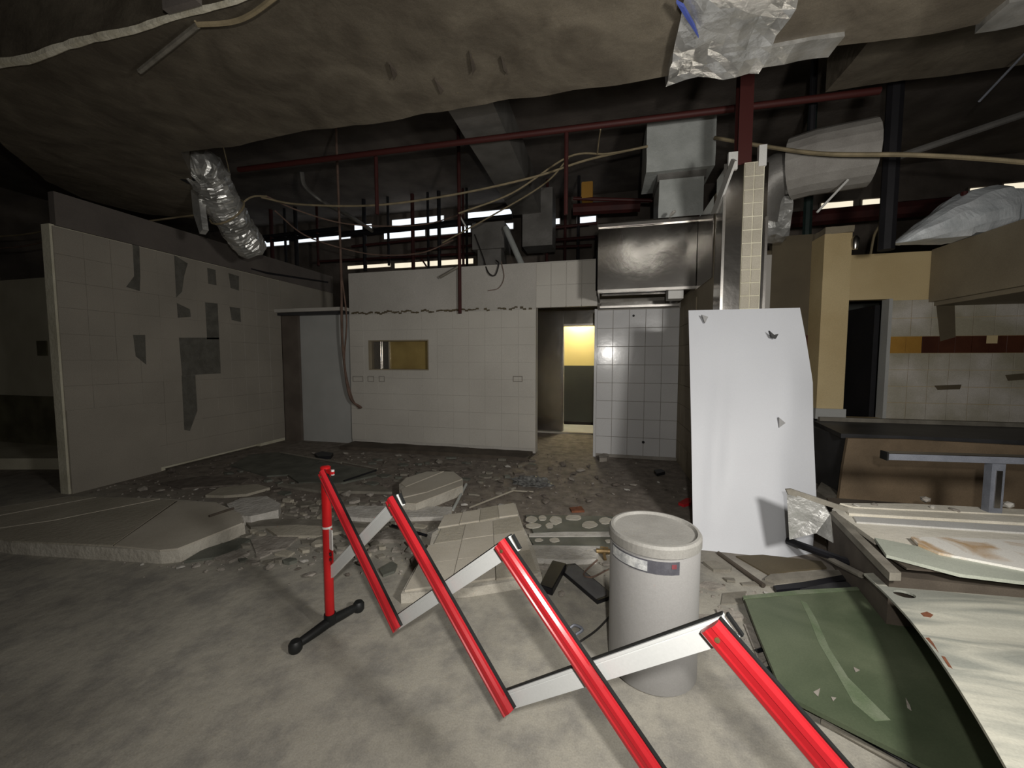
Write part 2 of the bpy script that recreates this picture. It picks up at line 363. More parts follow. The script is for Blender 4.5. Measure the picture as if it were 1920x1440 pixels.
# recess at the back left
struct('wall_recess', box(B(), (-5.62, 6.2, 0), (-4.4, 6.3, 2.46)), 'panel_grey', label='plain grey panel in the back left recess')
struct('wall_corner_strip', box(B(), (-5.99, 6.14, 0), (-5.62, 6.3, 2.4)), 'strip_brown', label='brown strip between the left partition and grey recess panel')
tr = struct('trim_2', box(B(), (-5.98, 5.98, 2.43), (-4.52, 6.3, 2.49)), 'plaster', label='pale ledge above the grey recess panel')
mk('rail', box(B(), (-5.98, 6.05, 2.38), (-4.52, 6.2, 2.43)), 'counter_dark', tr)
# back wall with its pass-through niche and the doorway
YB = 6.14
def slabwall(bm, x0, x1, z0, z1, y0=YB, y1=YB+.2): box(bm, (x0, y0, z0), (x1, y1, z1))
NX0, NX1, NZ0, NZ1 = -4.12, -2.95, 1.37, 1.9
bm = B(); slabwall(bm, -4.5, NX0, .02, 2.4); slabwall(bm, NX1, -1.08, .02, 2.4); slabwall(bm, NX0, NX1, .02, NZ0); slabwall(bm, NX0, NX1, NZ1, 2.4); slabwall(bm, NX0, NX1, NZ0, NZ1, YB+.17)
slabwall(bm, -4.5, -.12, 2.4, 3.1)
wb = struct('wall_back', bm, 'plaster', label='pale tiled back wall with a small serving niche')
hole = [[(NX0, NZ0), (NX1, NZ0), (NX1, NZ1), (NX0, NZ1)]]
tiles(wb, 'tile_wall', lambda s, t: Vector((s, YB-.001, t)), (0, -1, 0), -4.5, -1.08, .1, 2.36, .285, .2825, hole, th=.009, gap=.0014)
tiles(wb, 'tile_wall', lambda s, t: Vector((s, YB-.001, t)), (0, -1, 0), -1.08, -.12, 2.38, 3.08, .24, .35, th=.01, gap=.007)
# ragged mortar line
bm = B(); n = 70; pr = []
for i in range(n):
    x = -4.45+3.3*i/n; z = 2.385+.012*math.sin(i*.9)+R.uniform(-.012, .012)
    if R.random() < .75: prism(bm, [Vector((x, YB-.012, z-R.uniform(.006, .02))), Vector((x+.055, YB-.012, z-R.uniform(.004, .02))), Vector((x+.05, YB-.012, z+R.uniform(.008, .022))), Vector((x+.005, YB-.012, z+R.uniform(.008, .022)))], (0, .02, 0))
mk('mortar_line', bm, 'brown_panel', wb, label='ragged brown line where a ceiling was torn off')
# niche lining
mk('niche_frame', (lambda b: (box(b, (NX0, YB-.012, NZ1-.02), (NX1, YB+.17, NZ1)), box(b, (NX0, YB-.012, NZ0), (NX1, YB+.17, NZ0+.02)), box(b, (NX1-.02, YB-.012, NZ0+.02), (NX1, YB+.17, NZ1-.02)), box(b, (NX0, YB-.012, NZ0+.02), (NX0+.02, YB+.17, NZ1-.02)), b)[-1])(B()), 'tan', wb)
mk('niche_pane', box(B(), (NX0+.34, YB+.13, NZ0+.02), (NX1-.02, YB+.16, NZ1-.02)), 'pass_glass', wb)
mk('niche_shutter', box(B(), (NX0+.02, YB+.06, NZ0+.02), (NX0+.2, YB+.1, NZ1-.02)), 'steel', wb)
mk('niche_shutter', box(B(), (NX0+.21, YB+.09, NZ0+.02), (NX0+.34, YB+.13, NZ1-.02)), 'steel', wb)
for u0, u1 in ((662, 682), (690, 702), (711, 722), (962, 980)):
    a, b_ = PY(u0, 705, YB), PY(u1, 716, YB)
    bm = B(); t_ = .012
    for lo, hi in (((a.x, b_.z), (b_.x, b_.z+t_)), ((a.x, a.z-t_), (b_.x, a.z)), ((a.x, b_.z+t_), (a.x+t_, a.z-t_)), ((b_.x-t_, b_.z+t_), (b_.x, a.z-t_))):
        box(bm, (lo[0], YB-.016, lo[1]), (hi[0], YB-.008, hi[1]))
    mk('socket_frame', bm, 'grout', wb)
struct('trim_3', gridbox((-4.45, 5.72, -.01), (-1.12, YB+.02, .055), .12, .012, 4, 3), 'box_brown', label='dirty brown mortar ledge along the foot of the back wall')
# alcove with cooker hood
YT = 6.26
wa = struct('wall_alcove', box(B(), (-.12, YT, 0), (1.3, YT+.15, 2.5)), 'grout', label='white glazed tile wall under the steel hood')
tiles(wa, 'tile_alcove', lambda s, t: Vector((s, YT-.001, t)), (0, -1, 0), -.12, 1.09, .05, 2.33, .242, .285, th=.01, gap=.006)
mk('end_face', box(B(), (-.16, YT-.02, 0), (-.12, 6.6, 2.35)), 'tile_alcove', wa)
for u, v, r_ in ((1206, 829, .022), (1188, 592, .018)):
    p = PY(u, v, YT-.012); bm = B(); tube(bm, [p, p+Vector((0, -.012, 0))], r_, 8); mk('hole_plug', bm, 'black_pipe', wa)
war = struct('wall_alcove_side', box(B(), (1.1, 4.46, 0), (1.28, YT+.15, 3.28)), 'tan', label='tan side wall between the alcove and the column')
tiles(war, 'tan', lambda s, t: Vector((1.101, s, t)), (-1, 0, 0), 5.2, YT, .05, 2.33, .25, .285, th=.01, gap=.005)
mk('upper_panel', box(B(), (1.085, 4.5, 2.42), (1.1, 5.22, 3.26)), 'steel', war)
# corridor behind the doorway and the inner lit room
YI = 8.2
bm = B(); box(bm, (-4.4, YI, 0), (-.84, YI+.12, 2.9)); box(bm, (-.16, YI, 0), (1.6, YI+.12, 2.9)); box(bm, (-.84, YI, 2.26), (-.16, YI+.12, 2.9))
wi = struct('wall_corridor', bm, 'plaster', label='inner corridor wall with a doorway to a lit room')
mk('steel_cladding', gridbox((-1.6, YI-.05, .04), (-.84, YI-.005, 2.62), .2, .006, 2, 5), 'steel', wi, smooth=True)
mk('steel_lintel', box(B(), (-.84, YI-.04, 2.3), (-.1, YI-.005, 2.62)), 'steel', wi)
mk('steel_lintel_edge', box(B(), (-.84, YI-.06, 2.26), (-.1, YI-.005, 2.3)), 'steel_lip', wi)
mk('door_post', box(B(), (-.9, YI-.06, 0), (-.85, YI-.0, 2.62)), 'steel', wi)
wy = struct('wall_lit_room', box(B(), (-2.2, 9.1, 1.4), (1.6, 9.2, 3.0)), 'yellow_wall', label='bright yellow wall with dark grey dado seen through the doorways')
mk('dado', box(B(), (-2.2, 9.09, .1), (1.6, 9.2, 1.42)), 'grey_dado', wy)
struct('ceiling_lit_room', box(B(), (-2.2, YI+.12, 2.9), (1.6, 9.2, 2.98)), 'plaster', label='ceiling of the small lit room')
struct('floor_lit_room', box(B(), (-2.2, YI-.1, .0), (1.6, 9.1, .03)), 'pale_floor', label='pale floor of the small lit room')
struct('trim_4', box(B(), (-1.6, YI-.14, 0), (-.12, YI-.06, .035)), 'slab_edge', label='pale doorway threshold in the corridor')
struct('ceiling_corridor', box(B(), (-4.4, YB+.2, 2.98), (1.6, YI, 3.04)), 'ceiling_dark', label='dark ceiling of the corridor behind the back wall')
# right hand side walls
YR = 6.3
struct('wall_right_grey', box(B(), (1.28, YR, 0), (2.3, YR+.1, 3.05)), 'plaster', label='grey wall to the right of the steel column')
wrb = struct('wall_right_brown', box(B(), (2.3, YR, 0), (3.0, YR+.1, 3.3)), 'brown_panel', label='brown wall panel beside the cream pillar')
mk('stripe_tile', box(B(), (2.5, YR-.01, 1.69), (2.95, YR, 1.9)), 'tile_brown', wrb)
wc = struct('wall_cream_pillar', box(B(), (2.79, 5.98, .9), (3.1, YR+.1, 3.2)), 'cream', label='cream painted pillar beside the dark opening')
mk('pillar_base', box(B(), (2.77, 5.95, .76), (3.12, YR+.1, .9)), 'panel_grey', wc)
mk('pillar_cap', gridbox((2.8, 5.98, 3.2), (3.12, YR+.1, 3.29), .08, .012, 5, 2), 'tan', wc)
mk('cap_fitting', lathe(B(), [(.03, 0), (.045, .05), (.045, .13), (.02, .17)], (3.13, 5.97, 2.98), 12), 'steel_lip', wc, smooth=True)
YD = 6.2
wr = struct('wall_right', (lambda b: (box(b, (3.7, YD, 0), (7.8, YD+.12, 2.36)), box(b, (3.1, YD, 2.36), (7.8, YD+.12, 2.96)), box(b, (3.1, YD, 0), (3.7, YD+.12, .76)), b)[-1])(B()), 'cream', label='cream and tiled wall with dark opening and brown stripe')
def rowmat(i, j):
    if j == 6: return 'tile_orange' if i < 2 else 'tile_brown'
    return 'tile_right'
tz = [.76+.165*k for k in range(7)]
tiles(wr, 'tile_right', lambda s, t: Vector((s, YD-.001, t)), (0, -1, 0), 3.7, 7.2, .76, 1.64, .22, .22, th=.01, gap=.005)
tiles(wr, 'tile_orange', lambda s, t: Vector((s, YD-.001, t)), (0, -1, 0), 3.7, 4.05, 1.64, 1.86, .175, .22, th=.01, gap=.003)
tiles(wr, 'tile_brown', lambda s, t: Vector((s, YD-.001, t)), (0, -1, 0), 4.05, 7.2, 1.64, 1.86, .175, .22, [[(4.72, 1.76), (4.84, 1.76), (4.84, 1.9), (4.72, 1.9)]], th=.01, gap=.003)
tiles(wr, 'tile_right', lambda s, t: Vector((s, YD-.001, t)), (0, -1, 0), 3.7, 7.2, 1.86, 2.34, .22, .24, th=.01, gap=.005)
mk('door_jamb', box(B(), (3.66, YD-.02, .76), (3.7, YD+.12, 2.36)), 'panel_grey', wr)
for px in ([(1755, 565), (1790, 567), (1792, 632), (1763, 640)], [(1752, 723), (1803, 721), (1800, 730), (1758, 731)], [(1885, 703), (1920, 700), (1920, 712), (1890, 714)]):
    mk('stain', prism(B(), [PY(u, v, YD-.0135) for u, v in px], (0, .004, 0)), 'brown_panel', wr, label='dark bare patch on the tiles')
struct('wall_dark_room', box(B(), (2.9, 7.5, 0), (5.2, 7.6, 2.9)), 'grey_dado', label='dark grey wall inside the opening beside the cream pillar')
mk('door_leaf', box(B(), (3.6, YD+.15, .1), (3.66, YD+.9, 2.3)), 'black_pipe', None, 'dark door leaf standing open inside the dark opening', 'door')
hr = thing('bulkhead', (5.1, 5.8, 2.24), 'tan boxed bulkhead projecting above the stained tile wall', 'bulkhead')
mk('panel', box(B(), (4.09, 5.0, 2.3), (4.6, YD-.012, 2.97)), 'tan', hr); mk('panel', box(B(), (4.61, 4.98, 2.32), (6.8, YD-.012, 3.0)), 'panel_grey', hr)
mk('underside_rail', box(B(), (4.15, 5.0, 2.25), (6.8, YD-.012, 2.3)), 'tan', hr)
# ================================================================== HOOD, COLUMN, SHEET
hd = thing('cooker_hood', (.5, 5.7, 2.4), 'stainless steel extractor hood above the white tile alcove', 'hood')
HX0, HX1, HY0, HY1, HZ0, HZ1 = -.1, 1.08, 5.2, 6.24, 2.44, 3.28
mk('front_panel', gridbox((HX0, HY0, HZ0+.02), (HX1, HY0+.025, HZ1), .12, .010, 1.6, 4), 'steel', hd, smooth=True)
mk('side_panel', box(B(), (HX0, HY0+.02, HZ0), (HX0+.02, HY1, HZ1)), 'steel', hd)
mk('side_panel', box(B(), (HX1-.02, HY0+.02, HZ0), (HX1, HY1, HZ1)), 'steel', hd)
mk('top_panel', box(B(), (HX0, HY0-.01, HZ1), (1.1, HY1, HZ1+.03)), 'steel', hd)
mk('top_lip', box(B(), (HX0-.01, HY0-.03, HZ1-.035), (1.34, HY0-.008, HZ1+.005)), 'steel_lip', hd)
mk('bottom_lip', box(B(), (HX0, HY0-.02, HZ0-.015), (1.09, HY0+.06, HZ0+.018)), 'steel_lip', hd)
mk('inner_baffle', prism(B(), [Vector((HX0+.05, 5.45, 2.42)), Vector((HX1-.1, 5.45, 2.42)), Vector((HX1-.1, 6.2, 2.7)), Vector((HX0+.05, 6.2, 2.7))], (0, 0, .03)), 'steel', hd)
mk('grease_trough', box(B(), (HX0+.04, 6.05, 2.36), (HX1-.06, 6.2, 2.42)), 'steel', hd)
mk('trough_lip', box(B(), (HX0+.02, 6.0, 2.33), (HX1-.04, 6.04, 2.36)), 'steel_lip', hd)
mk('lamp_box', box(B(), (HX1-.3, 5.3, 2.33), (HX1-.12, 5.5, 2.45)), 'white_plain', hd)
p = G(1262, 403, 3.315); mk('rubble_lump', (lambda b: (rock(b, (p.x, p.y, 3.31), .055, R), b)[1])(B()), 'rubble_white', None, 'white plaster lump lying on top of the steel hood', 'rubble')
# exhaust duct over the hood
ed = thing('exhaust_duct', (.85, 5.65, 3.3), 'pale grey stepped box duct rising from the steel hood', 'duct')
mk('upper_box', gridbox((.49, 5.42, 3.98), (1.31, 6.1, 4.62), .16, .008, 3, 1), 'duct_pale', ed)
mk('neck', box(B(), (.64, 5.5, 3.88), (1.23, 6.0, 3.99)), 'duct_grey', ed)
mk('lower_box', gridbox((.66, 5.48, 3.31), (1.2, 6.05, 3.89), .16, .005, 3, 2), 'duct_pale', ed)
# column
cl = thing('clad_column', (1.29, 4.35, 0), 'steel clad column with a strip of small beige tiles', 'column')
CX0, CX1, CY = 1.1, 1.47, 4.18
mk('cladding', gridbox((CX0, CY, 0), (CX1, CY+.28, 3.40), .18, .003, 2, 8), 'steel', cl, smooth=False)
mk('cladding_edge', box(B(), (CX0-.012, CY-.012, 0), (CX0+.012, CY, 3.42)), 'steel_lip', cl)
mk('cladding_edge', box(B(), (CX1-.012, CY-.012, 0), (CX1+.01, CY, 2.9)), 'steel_lip', cl)
mk('tile_bed', box(B(), (1.262, CY-.014, .0), (1.432, CY, 3.41)), 'plaster_light', cl)
me = None
for i in range(2):
    for j in range(15):
        a = Vector((1.266+i*.083, CY-.022, 1.55+j*.124))
        if me is None:
            o = mk('tile', bevel(box(B(), a, a+Vector((.074, .01, .113))), .002, 1), 'slab', cl); me = o.data; dd = WL[o.name]-a
        else: share('tile', me, a+dd, cl)
mk('top_board', box(B(), (1.12, CY-.02, 3.36), (1.2, CY+.02, 3.52)), 'white_plain', cl); mk('top_board', box(B(), (1.375, CY-.03, 3.36), (1.44, CY+.02, 3.55)), 'white_plain', cl)
mk('side_board', prism(B(), [PX(u, v, 1.08) for u, v in ((1332, 402), (1342, 400), (1378, 302), (1371, 298))], (.02, 0, 0)), 'white_plain', cl)
sc = thing('steel_column', (1.285, 4.33, 3.3), 'dark red steel column rising out of the clad column to the ceiling', 'column')
mk('flange', box(B(), (1.225, 4.25, 3.3), (1.345, 4.262, 5.35)), 'red_paint', sc); mk('flange', box(B(), (1.225, 4.37, 3.3), (1.345, 4.382, 5.35)), 'red_paint', sc)
mk('web', box(B(), (1.28, 4.262, 3.3), (1.29, 4.37, 5.35)), 'red_paint', sc)
# leaning white sheet (bent), edges measured, leaning from the floor back to the column
def sheet():
    rows = 26; cols = 20; bm = B(); V = []
    Ls = [(0, 1300, 1034), (.5, 1296, 800), (1, 1291, 582)]
    Rs = [(0, 1522, 1054), (.22, 1531, 940), (.48, 1525, 800), (.66, 1524, 715), (.84, 1512, 640), (1, 1500, 577)]
    def interp(T, t):
        for a, b in zip(T, T[1:]):
            if t <= b[0]+1e-9:
                k = (t-a[0])/(b[0]-a[0]); return a[1]+(b[1]-a[1])*k, a[2]+(b[2]-a[2])*k
        return T[-1][1:]
    for i in range(rows+1):
        t = i/rows; y = 3.33+t*.78; l = interp(Ls, t); r = interp(Rs, t); row = []
        for j in range(cols+1):
            s = j/cols
            yy = y
            if s > .74 and t < .52: yy += (s-.74)*.55*(1-t/.52)**.6            # lower right corner folded back
            if s > .82: yy += (s-.82)*.5*math.exp(-((t-.62)/.2)**2)
            yy += .018*math.exp(-((s-.12-.2*t)/.07)**2)*(1 if t > .35 else t/.35) # dent
            yy += .006*noise.noise(Vector((s*3, t*4, 2)))
            d = (l[0]+(r[0]-l[0])*s, l[1]+(r[1]-l[1])*s)
            row.append(PY(d[0], d[1], yy))
        V.append(row)
    fr = [[bm.verts.new(p) for p in row] for row in V]; bk = [[bm.verts.new(p+Vector((0, .006, 0))) for p in row] for row in V]
    for i in range(rows):
        for j in range(cols):
            bm.faces.new((fr[i][j], fr[i][j+1], fr[i+1][j+1], fr[i+1][j])); bm.faces.new((bk[i][j], bk[i+1][j], bk[i+1][j+1], bk[i][j+1]))
    per = [(0, j) for j in range(cols+1)]+[(i, cols) for i in range(1, rows+1)]+[(rows, j) for j in range(cols-1, -1, -1)]+[(i, 0) for i in range(rows-1, 0, -1)]
    for a, b in zip(per, per[1:]+per[:1]): bm.faces.new((fr[a[0]][a[1]], bk[a[0]][a[1]], bk[b[0]][b[1]], fr[b[0]][b[1]]))
    mz = min(v.co.z for v in bm.verts)
    for v in bm.verts:
        if v.co.z < 0: v.co.z = 0
    return bm
ws = thing('metal_sheet', (1.15, 3.5, 0), 'tall bent white metal sheet leaning against the steel clad column', 'sheet')
mk('sheet', sheet(), 'white_sheet', ws, smooth=True)
for px, yy, m in (([(1443, 620), (1452, 628), (1460, 626), (1455, 635), (1447, 632)], 3.955, 'tear_dark'), ([(1316, 590), (1328, 594), (1322, 606)], 4.04, 'fold_grey'), ([(1461, 783), (1473, 793), (1461, 802)], 3.715, 'fold_grey')):
    mk('tear', prism(B(), [PY(u, v, yy-.022) for u, v in px], (0, .03, 0)), m, ws, label='small torn hole in the white sheet')
# ================================================================== CEILING SERVICES
dm = thing('insulated_duct', (-1, 2.5, 3.6), 'huge brown foil wrapped air duct crossing above the room', 'duct')
def gridprism(pts, z0, z1, step, amp, fr, seed):
    bm = prism(B(), [Vector((x, y, z0)) for x, y in pts], (0, 0, z1-z0))
    for ax in range(3):
        lo = min(v.co[ax] for v in bm.verts); hi = max(v.co[ax] for v in bm.verts); n = int((hi-lo)/step)
        for k in range(1, n):
            co = Vector((0, 0, 0)); co[ax] = lo+(hi-lo)*k/n; no = Vector((0, 0, 0)); no[ax] = 1
            bmesh.ops.bisect_plane(bm, geom=bm.verts[:]+bm.edges[:]+bm.faces[:], plane_co=co, plane_no=no)
    for v in bm.verts: v.co += Vector(noise.noise_vector(v.co*fr+Vector((seed, 0, 0))))*amp+Vector(noise.noise_vector(v.co*fr*3.3+Vector((seed, 4, 0))))*amp*.45
    return bm
mk('duct_body', gridprism([(-4.1, 1.9), (4.6, 1.9), (4.6, 3.08), (-4.1, 3.08)], 3.6, 4.35, .1, .03, 1.1, 0), 'duct_wrap', dm, smooth=True)
mk('duct_bend', gridprism([(-4.1, 1.9), (-4.7, 1.95), (-5.4, 2.42), (-6.3, 3.2), (-6.48, 3.6), (-6.3, 4.2), (-5.6, 4.5), (-4.1, 3.08)], 3.6, 4.35, .1, .03, 1.1, 0), 'duct_wrap', dm, smooth=True)
mk('foil_skirt', gridbox((.4, 1.86, 3.555), (1.02, 3.13, 3.95), .07, .045, 3.4, 3), 'foil', dm, label='crumpled silver foil hanging off the duct')
mk('foil_edge', gridbox((1.0, 2.95, 3.57), (1.42, 3.12, 3.75), .07, .02, 4, 6), 'foil', dm); mk('foil_edge', gridbox((2.2, 2.9, 3.57), (3.4, 3.12, 3.75), .1, .02, 4, 7), 'foil', dm)
bm = B(); pts = []
for i in range(40):
    x = -4.6+3.1*i/39; pts.append((x, 1.875+.012*noise.noise(Vector((x*3, 0, 0))), 3.575+.02*noise.noise(Vector((x*2.3, 5, 0)))))
tube(bm, pts, .045, 6, rfun=lambda t: .034*(1-.7*t)+.010*noise.noise(Vector((t*25, 1, 1))))
mk('torn_edge', bm, 'foil_edge', dm, label='bright torn edge of the duct wrapping')
for px in ([(1268, 0), (1282, 8), (1302, 44), (1310, 66), (1300, 50), (1284, 26)],):
    mk('blue_tape', prism(B(), [G(u, v+6, 3.52) for u, v in px], (0, 0, .02)), 'blue_tape', dm)
for px in ([(730, 120), (745, 140), (738, 150)], [(880, 100), (892, 130), (886, 140)], [(940, 110), (952, 140), (944, 132)], [(815, 150), (832, 170), (826, 178)]):
    mk('tear', prism(B(), [G(u, v, 3.585) for u, v in px], (0, 0, .02)), 'box_brown', dm)
# second duct parallel to the room at the right, and grey branch duct at the back
mk('side_duct', gridbox((2.1, 3.5, 4.2), (4.6, 4.6, 5.0), .3, .015, 2, 4), 'duct_wrap', None, 'dark boxed duct above the red sprinkler pipe at the right', 'duct')
gd = thing('branch_duct', (-1.45, 5.6, 4.3), 'grey metal duct running back from the big wrapped duct', 'duct')
mk('duct_run', gridbox((-1.72, 4.0, 4.3), (-1.2, 7.3, 4.75), .35, .006, 2, 5), 'duct_grey', gd); mk('duct_collar', box(B(), (-1.78, 3.9, 4.27), (-1.1, 4.02, 4.8)), 'duct_pale', gd)
mk('duct_run', box(B(), (-1.55, 7.3, 3.7), (-.98, 7.8, 4.75)), 'duct_grey', gd)
rd = thing('riser_duct', (-2.1, 7.2, 3.1), 'short grey stepped duct standing behind the back wall', 'duct')
mk('upper_box', box(B(), (-2.45, 7.0, 3.62), (-1.83, 7.5, 4.1)), 'duct_grey', rd); mk('lower_box', box(B(), (-2.36, 7.05, 3.05), (-1.9, 7.45, 3.62)), 'duct_grey', rd)
mk('drain_pipe', tube(B(), [PY(948, 428, 6.9), PY(985, 512, 6.5)], .055, 12), 'duct_pale', None, 'pale slanting pipe beside the short grey duct', 'pipe', smooth=True)
# flexible foil duct
fp = spline([PY(352, 320, 3.62), PY(385, 318, 3.7), PY(412, 372, 3.95), PY(440, 420, 4.25), PY(470, 462, 4.6)], 22)
bm = tube(B(), fp, .2, 22, rfun=lambda t: (.205 if t > .1 else .15)*(1+.035*math.sin(t*210)))
for v in bm.verts: v.co += Vector(noise.noise_vector(v.co*6))*.028+Vector(noise.noise_vector(v.co*17))*.02
fd = thing('flexible_duct', (-5, 4.1, 3.2), 'crumpled silver flexible duct hanging down over the left partition', 'duct')
mk('foil_tube', bm, 'foil', fd)
bm = tube(B(), [PY(366, 305, 3.58), PY(352, 312, 3.62)], .19, 16, rfun=lambda t: .17+.03*t); mk('collar', bm, 'black_pipe', fd, smooth=True)
mk('strap', tube(B(), [fp[55]+Vector((math.cos(a)*.235, math.sin(a)*.235*.55, math.sin(a)*.2)) for a in [k*.35 for k in range(19)]], .012, 6), 'cable_tan', fd)
mk('foil_scrap', prism(B(), [PY(u, v, 3.75) for u, v in ((357, 350), (366, 345), (373, 378), (380, 430), (374, 438), (362, 400))], (.03, .05, 0)), 'foil', fd)
# round insulated duct and foil duct at the right
rr = thing('round_duct', (2.3, 5.1, 3.4), 'grey round insulated duct hanging right of the red column', 'duct')
bm = tube(B(), [Vector((2.05, 5.15, 3.72)), Vector((2.2, 5.05, 3.72)), Vector((2.68, 4.95, 3.72))], .3, 20, rfun=lambda t: .33)
mk('insulation', bm, 'duct_round', rr, smooth=False)
mk('elbow', tube(B(), spline([(2.12, 5.15, 3.7), (1.9, 5.2, 3.68), (1.78, 5.3, 3.5), (1.75, 5.35, 3.2)], 6), .24, 16), 'duct_grey', rr, smooth=True)
mk('hanger', tube(B(), [(2.18, 5.05, 4.0), (2.18, 5.05, 5.35)], .035, 8), 'black_pipe', rr)
mk('foil_wrap', gridbox((1.6, 5.2, 3.0), (2.1, 5.5, 3.45), .08, .05, 4, 9), 'foil', rr)
bm = tube(B(), spline([PY(1676, 462, 5.75), PY(1720, 445, 5.75), PY(1775, 425, 5.75), PY(1830, 408, 5.8), PY(1880, 405, 5.85)], 8), .2, 16, rfun=lambda t: .05+.27*math.sin(min(t*1.15, 1)*1.571)**1.2*(1 if t < .9 else .93))
for v in bm.verts:
    v.co += Vector(noise.noise_vector(v.co*5))*.04; v.co.z = max(v.co.z, 2.965 if v.co.x < 4.09 else 3.0)
mk('foil_duct', bm, 'foil_bright', None, 'bright crumpled foil duct lying over the tan bulkhead', 'duct')
# red sprinkler main with drops
sp = thing('sprinkler_main', (-1, 4.65, 4.2), 'long dark red sprinkler pipe under the ceiling', 'pipe')
mk('pipe', tube(B(), [(-5.0, 4.5, 4.2), (2.6, 4.7, 4.2)], .035, 10), 'red_paint', sp, smooth=True)
for u, v0, v1 in ((705, 296, 402), (1062, 252, 402)):
    a, b_ = PY(u, v0, 4.64), PY(u, v1, 4.64); mk('drop_pipe', tube(B(), [Vector((a.x, a.y, 4.2)), Vector((a.x, a.y, b_.z))], .025, 8), 'red_dark', sp, smooth=True)
# pipework behind the back wall
def vp(u, v0, v1, Y, r, m, label, group=None, top=True):
    a, b_ = PY(u, v0, Y), PY(u, v1, Y); mk('pipe', tube(B(), [Vector((a.x, Y, 5.36 if top else a.z)), Vector((a.x, Y, b_.z))], r, 8), m, None, label, 'pipe', group, smooth=True)
def hp(u0, v0, u1, v1, Y, r, m, label, group=None):
    mk('pipe', tube(B(), [PY(u0, v0, Y), PY(u1, v1, Y)], r, 8), m, None, label, 'pipe', group, smooth=True)
gv = 'upright pipes behind the back wall'; gh = 'level pipes behind the back wall'
for k, u in enumerate((508, 533, 553, 594, 682, 727, 773, 802, 823)):
    vp(u, 395+R.uniform(-25, 15), 505+R.uniform(-8, 6), 8.3, .03 if k % 2 else .045, 'black_pipe' if k % 3 else 'red_dark', ('black' if k % 3 else 'red brown')+' upright pipe in the rack behind the back wall', gv+(' black' if k % 3 else ' red'))
for k, u in enumerate((868, 875, 1026, 1085, 1060)):
    vp(u, 400+R.uniform(-20, 5), 500, 8.3, .03, 'black_pipe' if k % 2 else 'red_dark', ('black' if k % 2 else 'red brown')+' upright pipe in the rack behind the back wall', gv+(' black' if k % 2 else ' red'))
for (u0, v0, u1, v1, r) in ((500, 452, 960, 405, .045), (640, 440, 890, 416, .07), (660, 462, 900, 437, .03), (600, 490, 890, 475, .03), (780, 468, 890, 460, .03), (480, 446, 640, 428, .05), (980, 455, 1120, 444, .035), (980, 466, 1110, 460, .03), (1010, 430, 1120, 418, .03)):
    hp(u0, v0, u1, v1, 8.3, r, 'red_dark' if r < .04 else 'black_pipe', ('thin red brown' if r < .04 else 'thick black')+' level pipe in the rack behind the back wall', gh+(' thin' if r < .04 else ' thick'))
hp(790, 485, 800, 500, 8.0, .02, 'red_dark', 'short slanting brace among the pipes behind the back wall')
vp(861, 405, 588, 6.05, .03, 'red_dark', 'dark red pipe hanging down the face of the back wall')
mk('strut', tube(B(), [PY(825, 520, 6.0), PY(860, 500, 6.05)], .022, 6), 'wood_grey', None, 'short grey strut at the foot of the hanging red pipe', 'strut')
mk('lamp_tube', tube(B(), [PY(861, 403, 6.2), PY(874, 426, 6.2)], .014, 8), 'white_plain', None, 'thin white stick hanging above the red pipe', 'stick')
hp(1075, 393, 1200, 386, 7.0, .10, 'red_dark', 'thick dark red pipe left of the exhaust duct')
hp(1075, 372, 1225, 376, 6.9, .03, 'red_paint', 'thin red pipe above the thick dark red one')
mk('valve_box', bevel(box(B(), PY(1090, 374, 6.9)-Vector((0, .03, 0)), PY(1112, 345, 7.0)+Vector((0, .1, 0))), .01), 'tile_orange', None, 'small mustard valve box beside the red pipes', 'box')
mk('conduit', tube(B(), spline([PY(565, 322, 6.5), PY(572, 350, 6.6), PY(605, 378, 6.8), PY(650, 402, 7.4), PY(700, 434, 8.28)], 6), .045, 8), 'duct_grey', None, 'pale curved conduit behind the hanging red cables', 'pipe', smooth=True)
vp(1517, 350, 450, 6.7, .06, 'green_pipe', 'dark green upright pipe behind the cream pillar')
vp(1680, 150, 468, 5.2, .075, 'black_pipe', 'thick black upright pipe right of the round duct')
mk('pipe', tube(B(), [Vector((PY(1680, 150, 5.2).x, 5.2, PY(1682, 297, 5.2).z)), PY(1925, 212, 5.2)], .035, 8), 'duct_grey', None, 'grey sloping pipe at the right under the ceiling', 'pipe', smooth=True)
hp(1400, 420, 2330, 334, 7.6, .13, 'red_dark', 'thick dark red pipe behind the round duct')
vp(1808, 360, 392, 5.7, .03, 'red_paint', 'short red pipe stub on the bright foil duct', top=False)
mk('rail', tube(B(), [(1.5, 6.35, 3.085), (2.32, 6.35, 3.085)], .04, 8), 'brown_panel', None, 'brown rail on top of the grey wall by the column', 'rail')
mk('stick', tube(B(), [PY(1532, 398, 4.8), PY(1590, 337, 4.8)], .012, 6), 'white_plain', None, 'thin white stick poking up beside the round duct', 'stick')
mk('stick', tube(B(), [PY(1836, 190, 4.4), PY(1925, 96, 4.4)], .010, 6), 'galv', None, 'thin shiny rod hanging under the dark duct at the right', 'stick')
